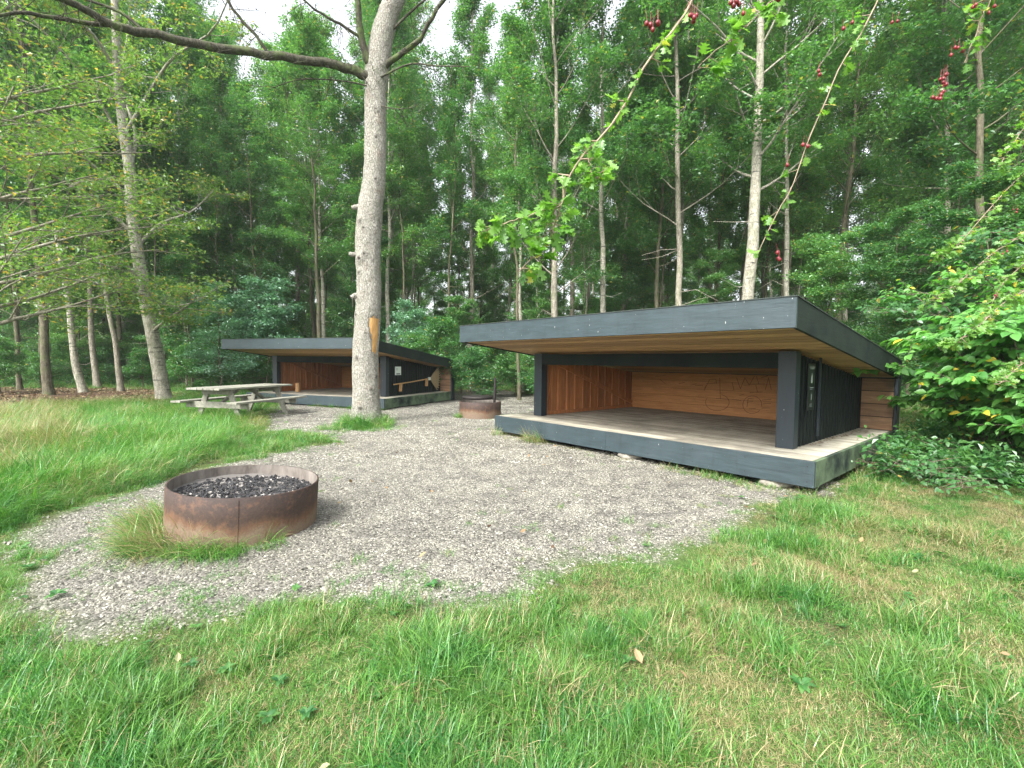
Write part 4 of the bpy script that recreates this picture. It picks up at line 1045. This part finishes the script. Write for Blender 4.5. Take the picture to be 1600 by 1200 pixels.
g = [[(868, 362), (885, 330), (905, 330), (908, 345)], [(918, 325), (920, 395)], [(872, 345), (905, 343)], [(835, 350), (860, 352)], [(905, 395), (950, 398)], [(960, 398), (990, 402)], [(870, 352), (866, 368)],
     oval(910, 408, 40, 28, -1.2, 3.6), oval(1028, 416, 32, 30, -5.6, .2), [(975, 325), (988, 362), (1003, 325), (1018, 350), (1035, 320)], [(1042, 320), (1050, 345)], [(1058, 325), (1080, 318)], [(1000, 350), (1070, 345)], [(1020, 375), (1062, 372)], [(1040, 350), (1046, 374)],
     [(1032, 396), (1014, 395), (1010, 424)], [(1010, 408), (1030, 405)], [(1018, 430), (1040, 428)], [(1062, 400), (1092, 398)], [(1064, 413), (1090, 412)], [(1060, 427), (1088, 427)], [(1072, 365), (1083, 325), (1092, 365)],
     [(700, 320), (735, 318)], [(715, 330), (735, 345)], [(780, 345), (800, 340)], [(820, 350), (840, 345)], [(960, 340), (966, 366)], [(985, 385), (1000, 380)]]
strokes('graffiti', bw1, D - .0015, [[wall_hit(*p) for p in q] for q in g], .0065, M['ink'])
# info panel on the near shelter's outer wall
xo = h - SI + .004
pn = empty('info_panel', (0, 0, 0)); pn.parent = s1
mb = MB(); mb.box((xo + .012, FI + PD + .36, 1.12), (.012, .26, .60)); pb = mb.build('board', M['panel'], pn, bevel=.002)
mb = MB(); X_ = xo + .0195
for z, w in ((1.375, .20), (1.355, .15)): mb.box((X_, FI + PD + .36, z), (.002, w, .011))
mb.box((X_, FI + PD + .35, 1.22), (.002, .055, .10)); mb.box((X_, FI + PD + .35, 1.285), (.002, .03, .02)); mb.box((X_, FI + PD + .36, 1.11), (.002, .13, .008)); mb.box((X_, FI + PD + .36, .99), (.002, .02, .075))
for z in (1.09, .9, .885, .87): mb.box((X_, FI + PD + .34, z), (.002, .12 + .05 * math.sin(z * 90), .004))
mb.build('lettering', M['scribble'], pn)
mb = MB(); mb.box((xo + .012, FI + PD + .70, 1.0), (.02, .05, 1.1)); mb.build('trim_strip', M['black_z'], s1)
# white sign and pegs on the far shelter
mb = MB(); mb.box((xo + .012, FI + PD + .42, 1.13), (.01, .30, .26)); sg = mb.build('notice', M['white'], s2); sg['label'] = 'small white notice with black bar'
mb = MB(); mb.box((xo + .0185, FI + PD + .42, 1.035), (.002, .19, .035))
for z, w in ((1.20, .07), (1.18, .10), (1.15, .05)): mb.box((xo + .0185, FI + PD + .36, z), (.002, w, .008))
mb.build('printing', M['panel'], sg)
for y, z, t in ((FI + PD + .50, .62, .12), (FI + PD + 1.98, .72, .1)):
    mb = MB(); mb.box((xo + .05, y, z), (.09, .045, .26), rotx(-t)); mb.build('peg', M['peg'], s2)
def sh_world(sh, z0, l):
    x, y, a = sh; c, s = math.cos(a), math.sin(a); return (x + l[0] * c - l[1] * s, y + l[0] * s + l[1] * c, z0 + l[2])
fl = empty('fire_beater', sh_world(SH2, -.035, (xo + .09, FI + PD + .1, .75)), SH2[2], 'long-handled fire beater with a broad fan head hung on the far shelter wall', 'fire beater')
mb = MB(); mb.tube([(0, 0, -.03), (0, .9, .015), (0, 1.95, .09)], [.02, .019, .019], 10); mb.build('handle', M['peg'], fl, True)
mb = MB(); mb.box((0, 1.98, .09), (.05, .13, .10), rotx(.05)); mb.build('clamp', M['white'], fl, bevel=.01)
mb = MB()
for k in range(30):
    a = -.72 + 1.35 * k / 29; L = .62 + .05 * math.sin(k * 2.1)
    p0 = np.array([rng.normal(0, .006), 2.03, .09]); p1 = p0 + np.array([rng.normal(0, .012), math.cos(a) * L, math.sin(a) * L])
    mb.tube([p0, (p0 + p1) / 2, p1], [.008, .02, .014], 5)
mb.build('fan_head', M['straw'], fl)
# log stool on the far deck
p = sh_world(SH2, -.035, (-1.62, 1.05, ZT))
lg = MB(); lg.tube([(0, 0, 0), (.005, 0, .12), (0, .01, .25), (0, 0, .30)], [.085, .08, .08, .075], 16, wob=.02)
o = lg.build('log_stool', M['peg'], None, True); o.location = p; tag(o, 'short upright log standing on the far shelter deck by its left post', 'log stool')
# dead leaves along the wall of the near deck
mb = MB()
for k in range(60):
    l = (h - SI + .03 + abs(rng.normal(0, .08)), 1.0 + rng.random() * 2.7, ZT + .012); s = .018 + .02 * rng.random()
    v = np.array([[-1, 0, 0], [0, .5, .2], [1, 0, .1], [0, -.5, .25]]) * s @ rotz(rng.random() * 6).T
    mb.add(v + l, [[0, 1, 2], [0, 2, 3]], rng.random() * .7)
o = mb.build('fallen_leaves', M['dead_leaf']); o.location = (SH1[0], SH1[1], 0); o.rotation_euler = (0, 0, SH1[2]); tag(o, 'brown leaves blown along the wall on the near deck', 'dead leaves', kind='stuff')
# stones under the near deck
def rock(name, loc, s, label, group=None):
    mb = MB(); n, m_ = 12, 18; v = []
    for i in range(n):
        t = PI * i / (n - 1)
        for j in range(m_):
            a = 2 * PI * j / m_; q = np.array([math.sin(t) * math.cos(a), math.sin(t) * math.sin(a), math.cos(t)])
            q = q * (1 + .16 * mnoise.noise(Vector(q * 1.6 + np.array(loc)))); v.append(q * np.array(s))
    f = [[i * m_ + j, i * m_ + (j + 1) % m_, (i + 1) * m_ + (j + 1) % m_, (i + 1) * m_ + j] for i in range(n - 1) for j in range(m_)]
    mb.add(v, f); o = mb.build(name, M['stone'], None, True); o.location = loc; tag(o, label, 'stone', group); return o
for lx, lab in ((-1.75, 'round stone peeping out under the left part of the near deck'), (.3, 'flat foundation stone in the dark under the middle of the near deck'), (2.3, 'foundation stone under the right corner of the near deck')):
    p = sh_world(SH1, 0, (lx, .16, .03)); rock('foundation_stone', p, (.19, .14, .085 if lx < -1 else .07), lab)

# ------------------------------------------------------------------ fire pits
def fire_pit(c, R, hh, tilt, label, seam=True):
    rt = empty('fire_pit', (c[0], c[1], 0), 0, label, 'fire pit'); rt.rotation_euler = (tilt[0], tilt[1], 0)
    t = .012; n = 96
    a = np.linspace(0, 2 * PI, n, endpoint=False)
    rr = lambda r, z: np.stack([r * np.cos(a), r * np.sin(a), np.full(n, z)], 1)
    def band(rings):
        mb = MB(); V = np.vstack(rings); f = []
        for k in range(len(rings) - 1):
            for i in range(n): f.append([k * n + i, k * n + (i + 1) % n, (k + 1) * n + (i + 1) % n, (k + 1) * n + i])
        mb.add(V, f); return mb
    dent = 1 + .004 * np.sin(a * 3 + 1)
    sh = band([rr(R * 1, -.06), rr(R, .12), rr(R, hh * .6), rr(R + .001, hh - .002), rr(R - .002, hh), rr(R - t, hh)]); sh.build('steel_ring', M['rust'], rt, True)
    ins = band([rr(R - t, hh), rr(R - t - .001, hh - .01), rr(R - t, hh * .5), rr(R - t, 0)]); ins.build('inner_face', M['pit_inside'], rt, True)
    if seam:
        mb = MB(); th = -1.15
        mb.box(((R + .0015) * math.cos(th), (R + .0015) * math.sin(th), hh / 2 - .01), (.003, .006, hh - .02), rotz(th)); mb.build('weld_seam', M['rust'], rt)
    ash = MB(); zz = hh - .11
    V = [(0, 0, zz)]; f = []
    nr = 14
    for k in range(1, nr + 1):
        r = (R - t - .002) * k / nr
        for i in range(n):
            z = zz + .012 * mnoise.noise(Vector((r * math.cos(a[i]) * 9, r * math.sin(a[i]) * 9, 0))) + (.03 * max(0, math.sin(a[i] * 1 - .9)) * (k / nr) ** 6)
            V.append((r * math.cos(a[i]), r * math.sin(a[i]), z))
    for i in range(n): f.append([0, 1 + i, 1 + (i + 1) % n])
    ash.add(V, f); f4 = [[1 + k * n + i, 1 + (k + 1) * n + i, 1 + (k + 1) * n + (i + 1) % n, 1 + k * n + (i + 1) % n] for k in range(nr - 1) for i in range(n)]
    ash.f.append(np.array(f4)); ash.attr[-1] = np.full(len(V), .78)
    ash.build('ash_bed', M['charcoal'], rt)
    ch = MB()
    for k in range(2600 if seam else 60):
        r = (R - .04) * math.sqrt(rng.random()); b = rng.random() * 6.28; s = .004 + .015 * rng.random() ** 2
        big = rng.random() < .06
        ch.box((r * math.cos(b), r * math.sin(b), zz + .012 + s * .3), (s * (3 if big else 1.6), s * 1.1, s * .6), rotz(rng.random() * 6) @ rotx(rng.normal(0, .5)) @ roty(rng.normal(0, .4)), tone=(.8 + .18 * rng.random()) if rng.random() < .10 else rng.random() * .6)
    ch.build('charcoal', M['charcoal'], rt)['kind'] = 'stuff'
    return rt
fire_pit(PIT1, .558, .393, (-.0086, .0612), 'large rusty steel fire ring full of charcoal in the foreground grass')
p2 = fire_pit(PIT2, .53, .40, (0, 0), 'smaller looking rusty fire ring with a lid and upright post beside the near deck', False)
gr = MB(); n = 48; a = np.linspace(0, 2 * PI, n, endpoint=False)
V = []; prof = [(0, .0), (.36, .0), (.385, .015), (.39, .05), (.38, .075), (.30, .085), (0, .09)]
for r, z in prof: V += [(r * math.cos(t) - .07, r * math.sin(t) - .02, .455 + z) for t in a]
gr.add(V, [[k * n + i, k * n + (i + 1) % n, (k + 1) * n + (i + 1) % n, (k + 1) * n + i] for k in range(len(prof) - 1) for i in range(n)])
gl_ = gr.build('lid', M['iron'], p2, True)
mb = MB(); mb.tube([(.36, -.05, .1), (.365, -.05, .55), (.38, -.05, 1.0)], [.033, .033, .033], 14); mb.build('swing_post', M['iron'], p2, True)
mb = MB(); mb.box((.16, -.04, .53), (.42, .045, .025)); mb.build('swing_arm', M['iron'], p2)

# ------------------------------------------------------------------ picnic table
pt = empty('picnic_table', (-6.55, 11.45, 0), -.225, 'weathered grey wooden picnic table with attached benches left of the far shelter', 'picnic table')
L = 2.35
mb = MB()
for k in range(6): mb.box((-.375 + .15 * (k + .0), 0, .735), (.138, L + random.uniform(-.01, .01), .042), roty(random.uniform(-.01, .01)))
for y in (-.75, 0, .75): mb.box((0, y, .692), (.78, .09, .04))
mb.build('tabletop', M['table'], pt, bevel=.004)
for s in (-1, 1):
    mb = MB()
    for k in (0, 1): mb.box((s * (.68 + .135 * k), 0, .435), (.125, L, .042))
    mb.build('bench_seat', M['table'], pt, bevel=.004)
for y in (-.80, .80):
    mb = MB(); mb.box((0, y, .645), (.76, .05, .10)); mb.build('top_bearer', M['table'], pt, bevel=.004)
    mb = MB(); mb.box((0, y + .004, .355), (1.66, .055, .14)); mb.build('bench_bearer', M['table'], pt, bevel=.004)
    for s in (-1, 1):
        mb = MB(); mb.box((s * .44, y - .052 * (1 if y > 0 else -1), .33), (.125, .05, .80), roty(-s * .40)); mb.build('leg', M['table'], pt, bevel=.004)
        
for s in (-1, 1):
    mb = MB(); a = np.array([0, s * .75, .34]); b = np.array([0, s * .18, .68]); d = b - a
    mb.box((a + b) / 2, (.07, np.linalg.norm(d) + .05, .06), rotx(math.atan2(d[2], d[1]))); mb.build('brace', M['table'], pt)

# ------------------------------------------------------------------ large-leaved bush on the right, and hawthorn
def leafy_bush(name, loc, label, n_stem, hgt, spread, L, seed, mat, aimx=0, per=10, yellow=0):
    r = np.random.default_rng(seed); rt = empty(name, loc, 0, label, 'bush'); st = MB(); lf = MB()
    for k in range(n_stem):
        a = r.random() * 6.28; hh = hgt * (.45 + .6 * r.random()); sp = spread * (.3 + .8 * r.random())
        b = np.array([r.normal(0, .2), r.normal(0, .2), 0]); 
        pts = smooth_path([b, b + [math.cos(a) * sp * .25, math.sin(a) * sp * .25, hh * .5], b + [math.cos(a) * sp * .65, math.sin(a) * sp * .65, hh * .88], b + [math.cos(a) * sp, math.sin(a) * sp, hh * .92 - .1]], 14)
        st.tube(pts, np.linspace(.012, .004, 14), 5, cap=False)
        for i in range(4, 14):
            for side in (-1, 1):
                ta = a + side * (.7 + .5 * r.random()); tl = .12 + .28 * r.random(); e = r.normal(.05, .25)
                t = np.array([math.cos(ta) * math.cos(e), math.sin(ta) * math.cos(e), math.sin(e)]); q = pts[i] + t * tl
                st.tube([pts[i], (pts[i] + q) / 2 + [0, 0, .01], q], [.004, .003, .002], 4, cap=False)
                base = r.random()
                for g_ in range(per // 2):
                    f = (g_ + 1) / (per // 2); o_ = pts[i] + (q - pts[i]) * f
                    for s2 in (-1, 1):
                        la = ta + s2 * (.9 + .3 * r.random()) * (1 if g_ < per // 2 - 1 else .3)
                        dd = np.array([math.cos(la), math.sin(la), r.normal(-.1, .3)]); nn = np.array([r.normal(0, .35) + .75 * math.cos(a), r.normal(0, .35) + .75 * math.sin(a), 1.])
                        ll = L * (.6 + .6 * r.random())
                        ovate(lf, o_, dd, nn, ll, ll * .62, float(np.clip(base * .6 + .4 * r.random(), 0, 1)), .2 + .2 * r.random())
    st.build('stems', M['bark_twig'], rt, True); lf.build('leaves', M[mat], rt, True); return rt
leafy_bush('broadleaf_bush', (6.85, 6.25, 0), 'bush with large oval light green leaves touching the near shelter rear corner', 62, 2.25, 1.2, .125, 1, 'leaf_dogwood')
leafy_bush('broadleaf_bush', (6.75, 5.25, 0), 'lower broad-leaved bush with a few yellow leaves at the right edge of the grass', 48, 1.5, 1.0, .115, 2, 'leaf_dogwood')
leafy_bush('broadleaf_bush', (7.7, 6.6, 0), 'taller broad-leaved bush rising behind the other two on the right', 44, 3.0, 1.4, .105, 3, 'leaf_dogwood', per=8)
leafy_bush('bramble', (6.15, 6.15, 0), 'dark low bramble creeping beside the side fascia of the near deck', 22, .38, .6, .075, 4, 'leaf_shrub')
leafy_bush('bramble', (5.0, 5.75, 0), 'small low bramble shoots in the grass at the near deck corner', 10, .28, .5, .06, 5, 'leaf_shrub', per=6)
leafy_bush('hedge_bush', (8.6, 8.4, 0), 'tall dense hedge bush behind the rear corner of the near shelter', 40, 4.2, 1.7, .10, 6, 'leaf_shrub', per=8)
leafy_bush('hedge_bush', (9.6, 6.4, 0), 'tall dense hedge bush filling the right edge of the picture', 40, 5.0, 1.7, .10, 7, 'leaf_shrub', per=8)

# hawthorn: trunk off to the right, hanging twigs in front of the view
LOBES = []
out = [(0, 0), (.10, .06), (.22, .30), (.30, .34), (.34, .20), (.46, .20), (.56, .46), (.66, .44), (.62, .20), (.74, .20), (.88, .34), (.94, .26), (.88, .12), (1, 0)]
def haw_leaf(mb, c, d, nrm, L, tone):
    d = d / np.linalg.norm(d); s = np.cross(nrm, d); s /= np.linalg.norm(s) + 1e-9; n = np.cross(d, s)
    cup = rng.normal(.12, .1); dr = abs(rng.normal(.15, .15))
    def P_(f, w): return c + d * L * f + s * L * w * .92 + n * L * cup * abs(w) - np.array([0, 0, 1.]) * dr * L * f * f
    mid = [P_(f, 0) for f in (0, .2, .45, .68, .86, 1)]
    for sg in (1, -1):
        e = [P_(f, w * sg) for f, w in out[1:-1]]
        V = mid + e; m0 = len(mid)
        F = [[0, 1, m0 + 0], [m0, 1, m0 + 1], [1, m0 + 2, m0 + 1], [1, m0 + 3, m0 + 2], [1, 2, m0 + 3], [2, m0 + 4, m0 + 3], [2, m0 + 5, m0 + 4], [2, m0 + 6, m0 + 5], [2, 3, m0 + 6], [3, m0 + 7, m0 + 6], [3, m0 + 8, m0 + 7], [3, 4, m0 + 8], [4, m0 + 9, m0 + 8], [4, m0 + 10, m0 + 9], [4, m0 + 11, m0 + 10], [4, 5, m0 + 11]]
        mb.add(V, F if sg > 0 else [f[::-1] for f in F], tone)
    mb.tube([c - d * L * .22 + n * .001, c], [L * .014, L * .014], 4, cap=False, tone=tone)
haw = empty('hawthorn_tree', (3.1, .7, 0), 0, 'hawthorn reaching in over the camera, hanging lobed bright leaves and red berries', 'tree')
HW = np.array([3.1, .7, 0.])
def hp(px, py, d): return at(px, py, d) - HW
mb = MB(); mb.tube(smooth_path([(0, 0, -.1), (.1, 0, 1), (0, .1, 2), (-.3, .2, 3), (-1.2, .4, 3.5), (-2.4, .5, 3.6)], 24), np.linspace(.11, .02, 24), 12, wob=.03); mb.build('trunk', M['bark_dark'], haw, True)
def haw_branch(pts, r0, r1, L, dens, berries, side=None, seed=0, sub=True):
    r = np.random.default_rng(seed); n = 26
    tw = MB(); p = smooth_path(pts, n); p += r.normal(0, .0015, p.shape); L = L * .72; tw.tube(p, np.linspace(r0 * .42, r1 * .6, n), 7, cap=False, wob=.04)
    lf = MB()
    for i in range(n - 1):
        for q in range(dens if i > 2 else 1):
            if r.random() > .93: continue
            b = p[i] + (p[i + 1] - p[i]) * r.random()
            a = r.normal(0, 1, 3); a[2] = a[2] * .6 - .15; a /= np.linalg.norm(a)
            t = b + a * L * (.3 + .9 * r.random()); tw.tube([b, (b + t) / 2, t], [r1 * .9, r1 * .7, r1 * .5], 4, cap=False)
            base = r.random()
            for k in range(int(r.integers(3, 6))):
                dd = a + r.normal(0, .7, 3); nn = np.array([r.normal(0, .6), r.normal(-.5, .6), 1.])
                haw_leaf(lf, t + r.normal(0, L * .12, 3), dd, nn, L * (.6 + .55 * r.random()), float(np.clip(.6 * base + .4 * r.random(), 0, 1)))
    br = tw.build('branch', M['twig_red'], haw, True)
    lf.build('leaves', M['leaf_haw'], br)
    for (x, y, d, k) in berries:
        bm = MB()
        for q in range(k):
            c = hp(x, y, d) + r.normal(0, .009, 3) * (k > 1); R = .0052 * (.85 + .3 * r.random())
            V = []; F = []; a_ = np.linspace(0, 2 * PI, 10, endpoint=False)
            for t in np.linspace(0, PI, 7): V += [c + R * np.array([math.sin(t) * math.cos(b), math.sin(t) * math.sin(b), 1.2 * math.cos(t)]) for b in a_]
            for i in range(6): F += [[i * 10 + j, i * 10 + (j + 1) % 10, (i + 1) * 10 + (j + 1) % 10, (i + 1) * 10 + j] for j in range(10)]
            bm.add(V, F); bm.tube([c, c + [0, 0, .012], c + [r.normal(0, .004), 0, .03]], [.0006, .0006, .0006], 4, cap=False)
        bm.build('berry_cluster', M['berry'], br, True)
top1 = np.array([1.2, .9, 3.45]) - HW
haw_branch([top1, hp(1120, -60, 1.2), hp(1085, -8, 1.18), hp(1055, 45, 1.15), hp(1018, 88, 1.13), hp(985, 150, 1.12), hp(945, 208, 1.1), hp(915, 240, 1.1), hp(890, 272, 1.1), hp(876, 325, 1.1)], .0075, .003, .040, 1, [(1018, 38, 1.1, 5), (1083, 28, 1.15, 5)], seed=3)
haw_branch([hp(876, 322, 1.1), hp(845, 330, 1.09), hp(800, 345, 1.08), hp(770, 356, 1.07), hp(752, 362, 1.06)], .003, .0015, .042, 1, [], seed=4)
haw_branch([hp(876, 322, 1.1), hp(866, 350, 1.1), hp(850, 372, 1.1), hp(832, 400, 1.1), hp(812, 424, 1.1)], .003, .0015, .045, 1, [], seed=5)
haw_branch([hp(917, 238, 1.1), hp(925, 270, 1.08), hp(930, 280, 1.06), hp(940, 268, 1.05)], .002, .001, .03, 1, [], seed=6)
haw_branch([top1 + [.5, .1, 0], hp(1400, -60, 1.6), hp(1375, -5, 1.6), hp(1340, 60, 1.58), hp(1310, 110, 1.56), hp(1285, 172, 1.55), hp(1262, 225, 1.54), hp(1236, 295, 1.53), hp(1210, 340, 1.52), hp(1178, 412, 1.5)], .006, .002, .040, 1, [(1274, 116, 1.55, 2), (1260, 228, 1.54, 2), (1218, 402, 1.5, 4), (1230, 258, 1.5, 1)], seed=7)
haw_branch([top1 + [.9, .2, -.1], hp(1580, -50, 1.5), hp(1550, -5, 1.5), hp(1533, 30, 1.5), hp(1520, 65, 1.5), hp(1508, 98, 1.5)], .005, .002, .035, 1, [(1475, 126, 1.5, 7), (1466, 150, 1.5, 5), (1497, 78, 1.5, 4), (1530, 5, 1.5, 3), (1398, 32, 1.5, 2), (1322, 38, 1.5, 2), (1550, 18, 1.5, 2)], seed=8)
haw_branch([top1 + [.1, .1, 0], hp(1240, -50, 1.15), hp(1205, 0, 1.15), hp(1180, 30, 1.15), hp(1140, 60, 1.14), hp(1090, 105, 1.14)], .004, .0015, .045, 1, [(1148, 8, 1.1, 5), (1217, 2, 1.1, 3)], seed=9)
for k, pts in enumerate([[(1760, 250, 3.0), (1660, 330, 3.1), (1560, 390, 3.1), (1500, 440, 3.0), (1452, 470, 3.0)], [(1760, 380, 2.9), (1660, 430, 2.9), (1580, 465, 2.9), (1515, 520, 2.8), (1480, 540, 2.8)], [(1760, 150, 3.4), (1650, 230, 3.4), (1570, 300, 3.4), (1500, 380, 3.3), (1470, 400, 3.3)], [(1780, 480, 3.2), (1680, 520, 3.2), (1610, 560, 3.1), (1560, 600, 3.0)], [(1760, 60, 3.4), (1660, 120, 3.4), (1600, 200, 3.4), (1560, 260, 3.4)], [(1760, 330, 3.6), (1650, 380, 3.6), (1570, 440, 3.6), (1540, 500, 3.5)]]):
    haw_branch([np.array([.6, .3, 2.2 - .25 * k * .6])] + [hp(*q) for q in pts], .009, .003, .055, 5, [(1590 - 9 * k, 330 + 33 * k, 3.0, 3)] if k % 2 == 0 else [], seed=20 + k)

HAZE = .0008  # density of the haze volume, added to lift the darks of the wood
if HAZE:
    mb = MB(); mb.box((0, 60, 14), (340, 300, 32)); hz = mb.mesh('haze'); hm, nt = newmat('haze'); g = NT(nt)
    pv = g.n('ShaderNodeVolumePrincipled'); pv.inputs['Density'].default_value = HAZE; pv.inputs['Color'].default_value = (.88, .95, .92, 1); pv.inputs['Anisotropy'].default_value = .2
    oo = g.n('ShaderNodeOutputMaterial'); g.l(pv.outputs[0], oo.inputs['Volume']); hz.materials.append(hm)
    ho = bpy.data.objects.new('haze', hz); col.objects.link(ho); tag(ho, kind='stuff'); ho['label'] = 'thin pale haze added between the trees to lift the darks of the wood'; ho['category'] = 'haze'
# ------------------------------------------------------------------ light, sky, camera
SUN_EL, SUN_AZ = math.radians(48), math.radians(215)   # azimuth clockwise from +Y: behind the camera, to the left
world = bpy.data.worlds.new('World'); scn.world = world; world.use_nodes = True
nt = world.node_tree; nt.nodes.clear(); g = NT(nt)
sky = g.n('ShaderNodeTexSky'); sky.sky_type = 'NISHITA'; sky.sun_disc = False; sky.sun_elevation = SUN_EL; sky.sun_rotation = SUN_AZ
sky.air_density = 1.0; sky.dust_density = 4.0; sky.ozone_density = 1.0
hs_ = g.n('ShaderNodeHueSaturation'); hs_.inputs['Saturation'].default_value = .22; g.l(sky.outputs[0], hs_.inputs['Color'])
bg = g.n('ShaderNodeBackground'); bg.inputs['Strength'].default_value = .15; g.l(hs_.outputs[0], bg.inputs['Color'])
o = g.n('ShaderNodeOutputWorld'); g.l(bg.outputs[0], o.inputs['Surface'])
sl_ = bpy.data.lights.new('sun', 'SUN'); sl_.energy = 1.5; sl_.angle = math.radians(14); sl_.color = (1, .975, .93)
so = bpy.data.objects.new('sun', sl_); col.objects.link(so)
sd = Vector((math.sin(SUN_AZ) * math.cos(SUN_EL), math.cos(SUN_AZ) * math.cos(SUN_EL), math.sin(SUN_EL)))
so.rotation_euler = (-sd).to_track_quat('-Z', 'Y').to_euler(); so.location = (0, 0, 30)

cam = bpy.data.cameras.new('camera'); co = bpy.data.objects.new('camera', cam); col.objects.link(co); scn.camera = co
cam.sensor_width = 36; cam.lens = CF / 1600 * 36; cam.clip_start = .05; cam.clip_end = 600
c, s = math.cos(CP), math.sin(CP); cr, sr = math.cos(CR), math.sin(CR)
r0 = np.array([1, 0, 0.]); u0 = np.array([0, s, c]); fwd = np.array([0, c, -s])
Xc = r0 * cr + u0 * sr; Yc = -r0 * sr + u0 * cr
co.matrix_world = Matrix(((Xc[0], Yc[0], -fwd[0], 0), (Xc[1], Yc[1], -fwd[1], 0), (Xc[2], Yc[2], -fwd[2], CH), (0, 0, 0, 1)))
scn.view_settings.view_transform = 'Standard'; scn.view_settings.look = 'None'; scn.view_settings.exposure = 1.93; scn.view_settings.gamma = 1
scn.render.engine = 'CYCLES'
cy = scn.cycles; cy.max_bounces = 7; cy.diffuse_bounces = 4; cy.glossy_bounces = 2; cy.transmission_bounces = 6; cy.transparent_max_bounces = 4
cy.use_denoising = True; cy.denoising_prefilter = 'NONE'; cy.denoiser = 'OPENIMAGEDENOISE'; cy.sample_clamp_indirect = 6; cy.volume_bounces = 0; cy.use_adaptive_sampling = False
